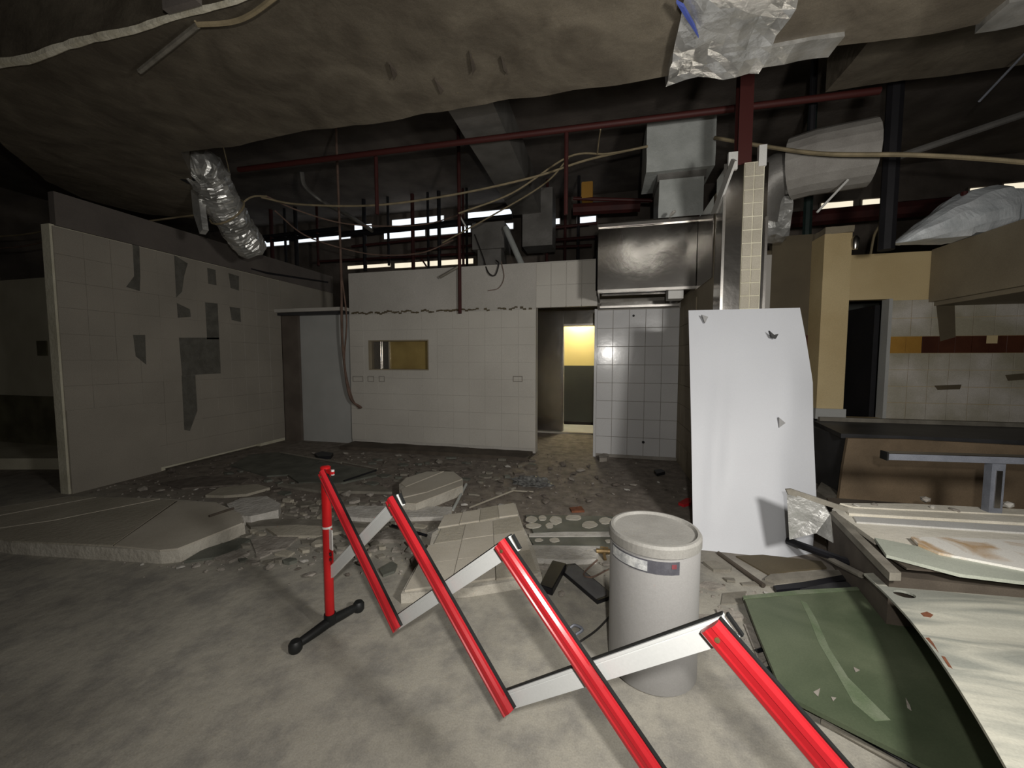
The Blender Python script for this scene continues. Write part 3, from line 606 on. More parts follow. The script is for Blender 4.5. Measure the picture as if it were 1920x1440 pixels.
# cables
wire('cable', [PY(490, 370, 4.6), PY(560, 383, 4.8), PY(700, 385, 5.0), PY(850, 365, 5.1), PY(1000, 332, 5.15), PY(1100, 300, 5.2), PY(1214, 274, 5.3)], .014, 'cable_tan', 'longest tan cable sagging across to the exhaust duct')
wire('cable', [PY(860, 400, 5.2), PY(960, 362, 5.2), PY(1066, 294, 5.2), PY(1140, 288, 5.2), PY(1214, 275, 5.3)], .012, 'cable_tan', 'tan cable rising beside the branch duct to the exhaust duct')
wire('cable', [PY(830, 455, 6.0), PY(930, 400, 5.7), PY(1020, 345, 5.4), PY(1066, 296, 5.2)], .011, 'cable_tan', 'tan cable climbing from the back wall to the red drop pipe')
wire('cable', [PY(1340, 258, 5.3), PY(1420, 272, 5.0), PY(1540, 288, 4.6), PY(1700, 290, 4.4), PY(1820, 296, 4.3), PY(1930, 305, 4.2)], .02, 'cable_tan', 'thick tan cable passing in front of the round duct')
wire('cable', [PY(500, 368, 4.7), PY(560, 395, 5.0), PY(640, 418, 5.5), PY(720, 424, 6), PY(800, 420, 6.4), PY(870, 400, 6.4)], .011, 'cable_brown', 'thin brown cable sagging in front of the pipe rack')
wire('cable', [PY(515, 395, 4.8), PY(570, 440, 5.3), PY(640, 465, 5.8), PY(710, 478, 6.1), PY(790, 474, 6.2), PY(850, 450, 6.2)], .011, 'cable_brown', 'lowest thin brown cable sagging in front of the pipe rack')
wire('cable', [PY(268, 416, 4.2), PY(350, 405, 4.2), PY(430, 395, 4.3), PY(470, 370, 4.4), PY(500, 368, 4.6)], .012, 'cable_tan', 'tan cable slung across the silver flexible duct')
wire('cable', [PY(630, 240, 5.6), PY(634, 350, 5.7), PY(640, 520, 5.9), PY(642, 640, 5.95), PY(655, 740, 6.0), PY(678, 765, 6.05)], .02, 'cable_brown', 'red brown cable hanging in front of the grey recess panel')
wire('cable', [PY(641, 520, 5.92), PY(650, 600, 5.95), PY(646, 680, 6.0), PY(660, 745, 6.05), PY(674, 766, 6.07)], .014, 'cable_brown', 'looser brown cable twined round the hanging red brown one')
wire('cable', [G(366, 40, 3.57), PY(392, 150, 2.6), PY(415, 260, 3.2), PY(432, 330, 4.0)], .006, 'cable_tan', 'thin straight wire running from the duct edge to the flexible duct')
mk('stick', tube(B(), [G(370, 48, 3.54), G(262, 134, 3.54)], .016, 6), 'wood_grey', None, 'pale lath under the big wrapped duct', 'stick')
wire('cable', [G(370, 46, 3.53), G(430, 42, 3.53), G(470, 28, 3.53), G(520, -8, 3.53)], .014, 'cable_tan', 'tan cable looped along the torn edge of the big duct')
mk('hanger_strap', box(B(), G(345, 35, 3.57)-Vector((.03, .06, .02)), G(368, 0, 3.57)+Vector((.02, -.02, .5))), 'header_brown', None, 'brown hanger strap over the torn edge of the big duct', 'hanger')
wire('cable', [PY(890, 440, 6.6), PY(905, 480, 6.3), PY(915, 510, 6.08), PY(928, 516, 6.08), PY(935, 495, 6.1), PY(930, 488, 6.2)], .012, 'cable_dark', 'black cable looping over the top of the back wall')
wire('cable', [PY(940, 490, 6.1), PY(945, 520, 6.1), PY(935, 540, 6.1), PY(915, 545, 6.1)], .006, 'cable_brown', 'faint thin wire hanging on the upper back wall')
wire('cable', [PY(1120, 290, 5.2), PY(1123, 262, 4.9), PY(1126, 243, 4.66)], .008, 'cable_tan', 'thin upright wire left of the exhaust duct')
wire('cable', [PY(1632, 479, 6.25), PY(1640, 440, 6.25), PY(1655, 415, 6.25), PY(1670, 398, 6.25)], .014, 'cable_tan', 'short tan cable end above the cream header')
wire('cable', [PY(-10, 444, 4.1), PY(40, 440, 4.1), PY(90, 432, 4.1)], .012, 'cable_tan', 'tan cable above the cream wall at the far left')
wire('cable', [PY(-10, 466, 4.1), PY(40, 462, 4.1), PY(90, 452, 4.1)], .012, 'cable_brown', 'brown cable above the cream wall at the far left')
vp(1119, 470, 545, 6.1, .012, 'black_pipe', 'thin black rod between the back wall and the hood', top=False)
# ================================================================== EXPANDING BARRIER
BP = [Vector((-1.5+.592*i, 1.81-.282*i, 0)) for i in range(6)]
bd = (BP[1]-BP[0]).normalized(); bn = Vector((bd.y, -bd.x, 0)); bn = bn if bn.y < 0 else -bn
br = thing('expanding_barrier', BP[0], 'red and white folding trellis safety barrier across the floor', 'barrier')
ZT, ZB = .905, .345
def bar_prof(a, b, prof, m, off):
    d = (b-a).normalized(); ac = d.cross(bn).normalized(); a = a-d*.026+bn*off; b = b+d*.026+bn*off
    o = mk('red_bar' if m == 'bar_red' else 'white_bar', prism(B(), [a+ac*x+bn*y for x, y in prof], b-a), m, br)
    s_ = 1 if ac.z > 0 else -1
    mk('bar_edge_strip', prism(B(), [a+ac*s_*x+bn*y for x, y in ((.0275, -.012), (.032, -.012), (.032, .0), (.0275, .0))], b-a), 'black_plastic', o)  # thin black strip along the upper edge of each bar
    return o
red_p = [(-.028, -.004), (-.028, .010), (-.021, .0185), (-.010, .021), (-.007, .017), (.007, .017), (.010, .021), (.021, .0185), (.028, .010), (.028, -.004)]
wht_p = [(-.028, -.012), (-.028, .006), (-.020, .006), (-.018, .004), (-.016, .006), (.028, .006), (.028, -.012), (.022, -.012), (.022, -.002), (-.022, -.002), (-.022, -.012)]
for i in range(5):
    a, b = BP[i]+Vector((0, 0, ZT)), BP[i+1]+Vector((0, 0, ZB))
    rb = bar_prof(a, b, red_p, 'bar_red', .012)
    mk('rivet', tube(B(), [a+bn*.03, a+bn*.034], .006, 10), 'brass', rb)
    a, b = BP[i]+Vector((0, 0, ZB)), BP[i+1]+Vector((0, 0, ZT))
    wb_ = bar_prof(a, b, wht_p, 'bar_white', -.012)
    d = (b-a).normalized(); ac = d.cross(bn).normalized(); q = a-d*.03-bn*.024
    mk('end_cap', prism(B(), [q+(d*((b-a).length+.062))+ac*x+bn*y for x, y in ((-.026, 0), (.026, 0), (.026, .012), (-.026, .012))], d*.006), 'black_plastic', wb_)
P0 = BP[0]+bn*-.005-bd*.02
mk('post', tube(B(), [P0+Vector((0, 0, .05)), P0+Vector((0, 0, .94))], .0255, 18), 'post_red', br, smooth=True)
mk('post_band', tube(B(), [P0+Vector((0, 0, .60)), P0+Vector((0, 0, .612))], .0262, 18), 'white_plain', br, smooth=True)
mk('post_cap', lathe(B(), [(.027, 0), (.028, .015), (.02, .022)], P0+Vector((0, 0, .935)), 16), 'post_red', br, smooth=True)
mk('top_bracket', bevel(prism(B(), [P0+bd*x+bn*y+Vector((0, 0, .922)) for x, y in ((0, -.018), (.085, -.012), (.1, 0), (.085, .012), (0, .018))], (0, 0, .022)), .004), 'post_red', br)
mk('bracket_pin', tube(B(), [P0+bd*.085+Vector((0, 0, .92)), P0+bd*.085+Vector((0, 0, .95))], .009, 10), 'label_white', br)
tg = bar3('warning_tag', P0+bd*.04+Vector((0, 0, .485)), P0+bd*.04+Vector((0, 0, .6)), .034, .006, 'white_plain', br, up=bn)
tg2 = bar3('warning_tag', P0+bd*.038+Vector((0, 0, .41)), P0+bd*.038+Vector((0, 0, .485)), .036, .007, 'post_red', br, up=bn)
for k in (.428, .46):
    c = P0+bd*.04+bn*.006+Vector((0, 0, k)); mk('tag_mark', tube(B(), [c+(bd*math.cos(t)*.009+Vector((0, 0, math.sin(t)*.009))) for t in [j*.6283 for j in range(11 if k > .44 else 8)]], .0025, 5), 'black_plastic', tg2)
ft = Vector((.10, .31, 0)).normalized(); fc = P0+Vector((0, 0, .035))
fo = mk('foot', tube(B(), spline([fc-ft*.2+Vector((0, 0, -.002)), fc-ft*.1+Vector((0, 0, .004)), fc+Vector((0, 0, .012)), fc+ft*.1+Vector((0, 0, .004)), fc+ft*.19+Vector((0, 0, -.002))], 5), .025, 12, rfun=lambda t: .021+.007*math.sin(t*math.pi)), 'black_plastic', br, smooth=True)
mk('foot_socket', tube(B(), [fc, fc+Vector((0, 0, .06))], .032, 14), 'black_plastic', br, smooth=True)
for s in (-.2, .19):
    mk('foot_pad', lathe(B(), [(.026, 0), (.034, .012), (.034, .045), (.024, .06), (.005, .064)], P0*1+ft*s+Vector((0, 0, -P0.z)), 16), 'black_plastic', br, smooth=True)
P5 = BP[5]; mk('post', tube(B(), [P5+Vector((0, 0, .0)), P5+Vector((0, 0, .95))], .0255, 14), 'post_red', br, smooth=True)
# ================================================================== GREY CYLINDER
C = Vector((.255, 2.0, 0)); rc = .213
bn_ = thing('storage_drum', C, 'grey cylindrical metal drum with a label standing behind the barrier', 'drum')
mk('body', lathe(B(), [(rc-.006, 0), (rc, .006), (rc, .645), (rc-.004, .65), (rc-.004, .656)], C, 56), 'bin_grey', bn_, smooth=True)
mk('lid', lathe(B(), [(rc, .655), (rc+.006, .659), (rc+.006, .70), (rc-.002, .712), (rc-.014, .713), (rc-.022, .700), (.05, .694), (.0, .694)], C, 56), 'bin_top', bn_, smooth=False)
def curved(a0, a1, z0, z1, r, m, nm, lab=None, parent=bn_):
    bm = B(); n = 10; o = []; i_ = []
    for k in range(n+1):
        a = a0+(a1-a0)*k/n; d = Vector((math.cos(a), math.sin(a), 0))
        o.append([bm.verts.new(C+d*(r+.0015)+Vector((0, 0, z))) for z in (z0, z1)]); i_.append([bm.verts.new(C+d*(r-.002)+Vector((0, 0, z))) for z in (z0, z1)])
    for k in range(n):
        bm.faces.new((o[k][0], o[k+1][0], o[k+1][1], o[k][1])); bm.faces.new((i_[k][0], i_[k][1], i_[k+1][1], i_[k+1][0]))
        bm.faces.new((o[k][1], o[k+1][1], i_[k+1][1], i_[k][1])); bm.faces.new((o[k][0], i_[k][0], i_[k+1][0], o[k+1][0]))
    bm.faces.new((o[0][0], o[0][1], i_[0][1], i_[0][0])); bm.faces.new((o[n][0], i_[n][0], i_[n][1], o[n][1]))
    return mk(nm, bm, m, parent, label=lab)
D = math.radians
curved(D(199), D(294), .583, .643, rc+.0005, 'label_dark', 'label_strip', 'dark strip label under the lid')
curved(D(201.5), D(256), .59, .636, rc+.002, 'label_white', 'label_print', 'white printed half of the label')
curved(D(284), D(290), .613, .633, rc+.002, 'label_red', 'label_mark')
# ================================================================== PANEL PILE AT THE RIGHT
gb = thing('green_panel', (1.2, 2.2, 0), 'dark green board lying on the floor, dusted pale along a streak', 'board')
gpx = [(1395, 1120), (1500, 1112), (1650, 1102), (1850, 1095), (1990, 1440), (1990, 1600), (1750, 1442), (1540, 1337), (1468, 1300), (1452, 1262), (1420, 1185)]
mk('board', prism(B(), [G(u, v, .07) for u, v in gpx], (0, 0, -.02)), 'green_board', gb)
mk('board_edge', prism(B(), [G(u, v, .074) for u, v in ((1394, 1122), (1393, 1117), (1500, 1106), (1650, 1098), (1650, 1103), (1500, 1113))], (0, 0, -.012)), 'green_dust', gb)
mk('dust_streak', prism(B(), [G(u, v, .0712) for u, v in ((1500, 1125), (1512, 1130), (1530, 1160), (1555, 1215), (1590, 1270), (1640, 1320), (1670, 1350), (1640, 1352), (1600, 1318), (1570, 1265), (1535, 1205), (1515, 1155))], (0, 0, -.003)), 'green_dust', gb)
for px in ([(1525, 1297), (1538, 1290), (1534, 1306)], [(1558, 1306), (1568, 1308), (1562, 1314)], [(1600, 1250), (1612, 1256), (1604, 1260)], [(1698, 1308), (1706, 1322), (1709, 1332), (1701, 1326)]):
    mk('plaster_fleck', prism(B(), [G(u, v, .0725) for u, v in px], (0, 0, -.004)), 'rubble', gb)
def pale():
    """pale wavy sheet with a bowed left edge and a round hole, lying over the pile"""
    edge = [G(1620, 1075, .27), G(1660, 1112, .29), G(1705, 1160, .31), G(1745, 1212, .335), G(1785, 1270, .36), G(1823, 1330, .385), G(1860, 1392, .405), G(1893, 1450, .42), G(1925, 1510, .43)]
    n = len(edge); cols = 16; bm = B(); top = []
    es = spline(edge, 4)
    for p in es:
        row = []
        for j in range(cols+1):
            s = j/cols; x = p.x+(3.3-p.x)*s; y = p.y+s*.35*(p.y-1.2); z = p.z+(.36-p.z)*s*.8
            z += .008*math.sin(y*14)*min(1, s*5)
            row.append(Vector((x, y, z)))
        top.append(row)
    hole_c = G(1695, 1112, .30)
    a = [[bm.verts.new(p) for p in r] for r in top]; b = [[bm.verts.new(p-Vector((0, 0, .012))) for p in r] for r in top]
    rows = len(top)
    for i in range(rows-1):
        for j in range(cols):
            bm.faces.new((a[i][j], a[i][j+1], a[i+1][j+1], a[i+1][j])); bm.faces.new((b[i][j], b[i+1][j], b[i+1][j+1], b[i][j+1]))
    per = [(0, j) for j in range(cols+1)]+[(i, cols) for i in range(1, rows)]+[(rows-1, j) for j in range(cols-1, -1, -1)]+[(i, 0) for i in range(rows-2, 0, -1)]
    for p, q in zip(per, per[1:]+per[:1]): bm.faces.new((a[p[0]][p[1]], b[p[0]][p[1]], b[q[0]][q[1]], a[q[0]][q[1]]))
    bmesh.ops.recalc_face_normals(bm, faces=bm.faces[:])
    return bm, hole_c
bm, hc = pale()
ps = thing('pale_sheet', (2.2, 2.1, .26), 'large dirty pale sheet with a round hole lying over the green board', 'sheet')
me_o = mk('sheet', bm, 'pale_sheet', ps, smooth=False)
ct = mk('hole_cutter', tube(B(), [hc+Vector((0, 0, -.1)), hc+Vector((0, 0, .1))], .045, 20), 'black_pipe')
md = me_o.modifiers.new('hole', 'BOOLEAN'); md.operation = 'DIFFERENCE'; md.object = ct; md.solver = 'EXACT'
bpy.context.view_layer.update()
dg = bpy.context.evaluated_depsgraph_get(); nm = bpy.data.meshes.new_from_object(me_o.evaluated_get(dg)); me_o.modifiers.clear(); me_o.data = nm; me_o.name = 'sheet'
bpy.data.objects.remove(ct)
bpy.context.view_layer.update()
def onto(o, u, v):
    mi = o.matrix_world.inverted(); ok, p, n_, i_ = o.ray_cast(mi @ EYE, (mi.to_3x3() @ ray(u, v)).normalized()); return o.matrix_world @ p
for px in ([(1726, 1150), (1738, 1147), (1750, 1153), (1745, 1158), (1732, 1156)], [(1735, 1196), (1742, 1196), (1750, 1206), (1760, 1224), (1752, 1214)], [(1765, 1230), (1772, 1232), (1786, 1254), (1778, 1250)]):
    mk('rust_spot', prism(B(), [onto(me_o, u, v)+Vector((0, 0, .0012)) for u, v in px], (0, 0, -.004)), 'rust', ps, label='reddish brown rust spot')
# stacked boards under the pale sheet
mk('board_stack', (lambda b: ([box(b, (1.95+R.uniform(0, .08), 1.35+R.uniform(0, .06), .075+.04*k), (3.3, 2.45, .075+.04*k+.036)) for k in range(5)], b)[-1])(B()), 'box_brown', None, 'stack of brown boards under the dirty pale sheet', 'boards')
# box with white boards behind
wbx = thing('counter_carcass', (2.5, 3.1, 0), 'overturned dark sided counter box carrying white boards', 'cabinet')
zc = .37
p1, p2 = G(1556, 962, zc), G(1668, 1073, zc)
mk('side_panel', prism(B(), [p1, p2, p2+Vector((.03, 0, 0)), p1+Vector((.03, 0, 0))], (0, 0, -zc)), 'box_brown', wbx)
mk('carcass', prism(B(), [p1+Vector((.03, .0, -.02)), p2+Vector((.03, 0, -.02)), Vector((3.6, p2.y, zc-.02)), Vector((3.6, 3.85, zc-.02)), Vector((p1.x+.2, 3.85, zc-.02))], (0, 0, -zc+.02)), 'box_brown', wbx)
mk('side_edge', prism(B(), [G(1556, 960, zc+.03), G(1566, 958, zc+.03), G(1690, 1074, zc+.03), G(1668, 1074, zc+.03)], (0, 0, -.045)), 'wood_grey', wbx)
def topboard(nm, px, z, th, m, label, parent=None, cat='board'):
    return mk(nm, prism(B(), [G(u, v, z) for u, v in px], (0, 0, -th)), m, parent, label, None if parent else cat)
lb = thing('white_panel', G(1750, 960, .41), 'long white panel with raised mouldings lying on the dark box', 'board')
topboard('panel', [(1574, 945), (1560, 955), (1640, 1012), (1700, 1022), (2050, 1030), (2050, 968), (1800, 950), (1700, 944)], .4, .03, 'white_board', None, lb)
topboard('moulding', [(1600, 968), (1606, 978), (1990, 1003), (1990, 990)], .412, .014, 'white_plain', None, lb)
topboard('moulding', [(1588, 957), (1592, 962), (1990, 984), (1990, 974)], .418, .02, 'white_board', None, lb)
topboard('moulding', [(1575, 943), (1600, 950), (1990, 968), (1990, 958), (1700, 944)], .41, .012, 'white_board', None, lb)
topboard('board', [(1640, 1008), (1662, 1040), (1800, 1076), (2000, 1100), (2000, 1078), (1820, 1044)], .42, .018, 'pale_green', 'pale green board lying skew on the white panel')
topboard('board', [(1708, 1006), (1722, 1020), (1760, 1036), (1990, 1080), (1990, 1016), (1800, 1008)], .435, .014, 'stained_white', 'white board with rusty stains on the pile at the right')
topboard('board', [(1664, 1041), (1700, 1065), (1800, 1074), (1740, 1056)], .395, .01, 'box_brown', 'dark brown board end under the pale green board')
for k, (u, v, s) in enumerate(((1605, 946, .03), (1735, 940, .045), (1748, 950, .03), (1790, 955, .035), (1890, 950, .05), (1640, 945, .025))):
    p = G(u, v, .42); bm = B(); rock(bm, (p.x, p.y, .41), s, R); mk('rubble_lump', bm, 'rubble_white' if k % 2 == 0 else 'rubble', None, 'small plaster lump lying on the long white panel', 'rubble', 'lumps on the white panel')
# bent bright metal offcut against the white sheet
a = [PY(1475, 922, 3.08), PY(1480, 1012, 3.04), PY(1530, 1000, 2.98), PY(1562, 1018, 2.9), PY(1556, 965, 2.98), PY(1545, 948, 3.0)]
mo = thing('metal_offcut', G(1515, 1015, .02), 'bent bright metal offcut propped against the foot of the white sheet', 'metal sheet')
mk('plate', prism(B(), a, (.01, .012, 0)), 'foil', mo)
mk('folded_edge', prism(B(), [PY(1474, 918, 3.07), PY(1484, 917, 3.07), PY(1592, 953, 2.98), PY(1588, 960, 2.98), PY(1478, 927, 3.07)], (0, .02, 0)), 'wood_grey', mo)
# black tubes, laths and planks before the sheet
def stick(u0, v0, z0, u1, v1, z1, r, m, label, cat='stick', sides=8):
    return mk(cat.split()[0], tube(B(), [G(u0, v0, z0), G(u1, v1, z1)], r, sides), m, None, label, cat)
stick(1477, 1014, .12, 1600, 1058, .16, .028, 'black_box', 'thick black tube lying in front of the bright metal offcut', 'tube')
stick(1540, 1040, .10, 1615, 1078, .2, .02, 'wood_grey', 'grey rod leading from the black tube to the pile', 'stick')
stick(1347, 1037, .01, 1432, 1098, .02, .016, 'box_brown', 'dark lath on the floor at the foot of the white sheet', 'stick')
slab('plank', [(1434, 1084), (1445, 1076), (1580, 1068), (1585, 1076), (1450, 1088)], 'wood_grey', .0, .03, label='grey plank lying in front of the white sheet', cat='plank')
slab('plank', [(1450, 1098), (1512, 1090), (1600, 1074), (1600, 1084), (1520, 1100), (1456, 1106)], 'black_box', .0, .03, label='black broken board behind the green panel', cat='plank')
slab('plank', [(1388, 1092), (1450, 1086), (1452, 1096), (1392, 1096)], 'wood_grey', .0, .012, label='short grey batten near the foot of the white sheet', cat='plank')
slab('plank', [(1355, 1112), (1400, 1108), (1394, 1130), (1352, 1132)], 'wood_grey', .0, .008, label='square grey scrap beside the corner of the green panel', cat='plank')
slab('plank', [(1500, 1104), (1560, 1092), (1636, 1088), (1636, 1100)], 'counter_dark', .0, .03, label='dark grey broken board under the edge of the pile', cat='plank')
slab('plank', [(1380, 1042), (1430, 1040), (1540, 1052), (1550, 1064), (1480, 1070), (1440, 1076)], 'brown_panel', .0, .012, label='brownish panel flat on the floor under the white sheet', cat='plank')
for (u0, v0, u1, v1, m, lab) in ((1418, 1222, 1440, 1214, 'black_box', 'short black peg left of the green panel'), (1426, 1262, 1448, 1252, 'green_pipe', 'dark green peg sticking out under the green panel'), (1540, 1352, 1700, 1440, 'wood_grey', 'long grey lath along the lower edge of the green panel'), (1555, 1345, 1740, 1452, 'black_box', 'black strip along the lower edge of the green panel')):
    stick(u0, v0, .012, u1, v1, .012, .012, m, lab)
slab('plank', [(1395, 1170), (1420, 1165), (1440, 1235), (1425, 1245)], 'rubble', .0, .01, label='flat grey plaster flake left of the green panel', cat='plank')
# T shaped galvanised rail standing on the pile
rl = thing('rail_stand', PY(1865, 965, 3.6), 'grey metal T shaped rail stand on the panel pile', 'rail')
a, b = PY(1660, 852, 3.6), PY(1990, 862, 3.6)
mk('top_rail', prism(B(), [a+Vector((0, y, z)) for y, z in ((-.035, -.035), (.035, -.035), (.035, .015), (-.035, .015))], b-a), 'galv', rl)
mk('rail_cap', prism(B(), [a+Vector((0, y, z)) for y, z in ((-.04, .015), (.04, .015), (.04, .02), (-.04, .02))], b-a), 'steel_lip', rl)
mk('rail_end', box(B(), a-Vector((.012, .04, .04)), a+Vector((.0, .04, .025))), 'black_plastic', rl)
p = PY(1866, 868, 3.6); mk('post', box(B(), (p.x-.04, 3.57, .37), (p.x+.04, 3.63, p.z)), 'galv', rl); mk('post_slot', box(B(), (p.x-.015, 3.562, .45), (p.x+.02, 3.571, p.z-.05)), 'steel_lip', rl)
# counter along the right wall with a brown board in front
ck = thing('kitchen_counter', (4.5, 5.5, 0), 'long dark counter along the stained tile wall', 'counter')
mk('body', box(B(), (2.62, 5.0, 0), (7.0, 6.0, .69)), 'counter_dark', ck)
mk('worktop', prism(B(), [Vector((2.55, 4.93, .69)), Vector((7.0, 4.93, .69)), Vector((7.0, YD-.012, .69)), Vector((2.78, YD-.012, .69))], (0, 0, .05)), 'counter_dark', ck)
mk('back_rail', box(B(), (2.8, 5.9, .74), (7.0, 5.97, .79)), 'wood_grey', ck)
mk('brown_board', prism(B(), [PY(1590, 822, 4.86), PY(1700, 824, 4.86), PY(1850, 832, 4.86), PY(1960, 838, 4.86), PY(1960, 990, 4.86), PY(1570, 960, 4.86), PY(1580, 880, 4.86)], (0, .04, 0)), 'brown_board', None, 'big stained brown board leaning against the dark counter', 'board')
slab('board', [(1530, 920), (1545, 895), (1575, 890), (1580, 915), (1560, 940)], 'wood_grey', 0, .05, label='grey board scrap between the white sheet and brown board', cat='board')
# ================================================================== FALLEN SLABS AND DEBRIS
fs = thing('fallen_slab', G(220, 1000), 'big pale fallen wall slab lying by the end of the left partition', 'slab')
for px, z in (([(-60, 985), (5, 1010), (60, 1022), (215, 1022), (420, 940), (300, 933), (125, 932), (-60, 955)], .10),):
    mk('slab_body', prism(B(), [G(u, v, z) for u, v in [(-80, 962), (125, 931), (300, 934), (405, 942), (452, 962), (458, 980), (335, 1030), (300, 1033), (20, 1016), (-80, 1000)]], (.01, .0, -.102)), 'slab_edge', fs)
mk('seam_bed', prism(B(), [G(u, v, .104) for u, v in [(-75, 965), (125, 934), (300, 937), (400, 945), (446, 965), (450, 979), (333, 1025), (300, 1028), (22, 1011), (-75, 997)]], (0, 0, -.006)), 'box_brown', fs)
for px in ([(-78, 963), (125, 932), (180, 932), (30, 960), (-78, 980)], [(-78, 982), (32, 961), (184, 932), (300, 935), (100, 975), (-60, 998)], [(-55, 999), (102, 977), (304, 936), (330, 938), (210, 1022), (22, 1014)], [(214, 1022), (334, 939), (403, 943), (450, 963), (454, 980), (333, 1028), (300, 1031)]):
    bm = prism(B(), [G(u, v, .112) for u, v in px], (0, 0, -.014)); mk('slab_strip', bm, 'tile_slab' if px[0][0] == 214 else 'slab', fs)
stick(392, 968, .12, 438, 953, .12, .012, 'box_brown', 'dark rusty rod lying on the big fallen slab')
# broken tiled chunk in the middle
tc = thing('tiled_chunk', G(880, 1090), 'tilted broken chunk of tiled wall beneath the barrier', 'slab')
O = G(752, 1132, .0); Xv = G(1016, 1098, 0)-O; Yv = G(966, 946, .13)-G(1016, 1085, .06); Yl = G(838, 966, .13)-G(762, 1110, .06)
def cp(s, t, h=0):
    b = O+Vector((0, 0, .06))+Xv*s; l = O+Vector((0, 0, .06))+Yl*t; 
    lo = O+Xv*s; return lo+Vector((0, 0, .065))+(Yl*(1-s)+Yv*s)*t+Vector((0, 0, h))
ol = [(0, 0), (.5, -.02), (1, 0), (1.02, .3), (.99, .62), (1, 1), (.62, 1.01), (.3, .99), (.0, 1), (.06, .8), (-.02, .72), (.03, .5), (.0, .25)]
bm = B(); tp = [bm.verts.new(cp(s, t)) for s, t in ol]; bt = [bm.verts.new(Vector((cp(s, t).x, cp(s, t).y, max(0, cp(s, t).z-.09)))) for s, t in ol]
bm.faces.new(tp); bm.faces.new(bt[::-1])
for i in range(len(ol)): bm.faces.new((tp[i], bt[i], bt[(i+1) % len(ol)], tp[(i+1) % len(ol)]))
mk('mortar_bed', bm, 'slab_edge', tc)
rowsd = [(.02, .27, 3), (.275, .52, 3), (.525, .745, 3), (.78, .985, 4)]
for k, (t0, t1, n) in enumerate(rowsd):
    for i in range(n):
        s0 = .02+.96*i/n; s1 = .02+.96*(i+1)/n-.006
        if k == 2 and i == 0: s0 += .05
        j = [R.uniform(-.008, .008) for _ in range(4)]; h = .012+R.uniform(0, .004)
        mk('tile', prism(B(), [cp(s0, t0+j[0], h), cp(s1, t0+j[1], h), cp(s1, t1+j[2], h), cp(s0, t1+j[3], h)], (0, 0, -.016)), 'tile_slab' if R.random() > .3 else 'slab', tc)
# second tiled chunk behind
t2 = thing('tiled_chunk', G(810, 920), 'smaller broken tile chunk in front of the back wall', 'slab')
mk('mortar_bed', prism(B(), [G(u, v, .1) for u, v in ((750, 943), (748, 908), (760, 896), (800, 884), (850, 884), (868, 898), (868, 912), (780, 946))], (0, 0, -.102)), 'slab_edge', t2)
for px in ([(751, 906), (762, 896), (800, 885), (832, 883), (760, 912)], [(752, 918), (761, 913), (836, 884), (850, 885), (866, 898), (800, 922), (756, 932)], [(754, 942), (757, 934), (802, 923), (867, 900), (867, 910), (780, 944)]):
    mk('tile', prism(B(), [G(u, v, .112) for u, v in px], (0, 0, -.014)), 'tile_slab', t2)
stick(874, 908, .03, 848, 958, .0, .016, 'duct_pale', 'pale blue grey metal strip beside the smaller tile chunk')
# old wall line: low kerbs with glue dabs
kb = thing('kerb_remains', G(1060, 985), 'low remains of a removed wall with white glue dabs', 'kerb')
mk('kerb', prism(B(), [G(u, v, .03) for u, v in ((985, 965), (1150, 968), (1150, 996), (1000, 998))], (0, 0, -.032)), 'sheet_dusty', kb)
mk('kerb', prism(B(), [G(u, v, .035) for u, v in ((992, 1000), (1060, 997), (1150, 997), (1150, 1005), (992, 1006))], (0, 0, -.037)), 'rubble_white', kb)
mk('kerb', prism(B(), [G(u, v, .03) for u, v in ((990, 1006), (1150, 1004), (1150, 1024), (1000, 1020))], (0, 0, -.032)), 'sheet_dusty', kb)
mk('kerb', prism(B(), [G(u, v, .04) for u, v in ((985, 1022), (1125, 1024), (1118, 1048), (1060, 1050), (1000, 1046))], (0, 0, -.042)), 'rubble_white', kb)
for (u, v, a_, b_) in ((996, 973, 11, 6), (1017, 971, 8, 5), (1105, 983, 15, 7), (1042, 975, 12, 8), (1075, 970, 16, 5), (1136, 976, 14, 6), (1000, 985, 14, 5), (1040, 1012, 10, 4), (1030, 985, 8, 5), (1140, 1014, 6, 3), (1010, 1012, 8, 3)):
    pts = [G(u+a_*math.cos(t)*R.uniform(.85, 1.1), v+b_*math.sin(t)*R.uniform(.85, 1.1), .036) for t in [k*.5236 for k in range(12)]]
    mk('glue_dab', prism(B(), pts, (0, 0, -.008)), 'slab_edge', kb)
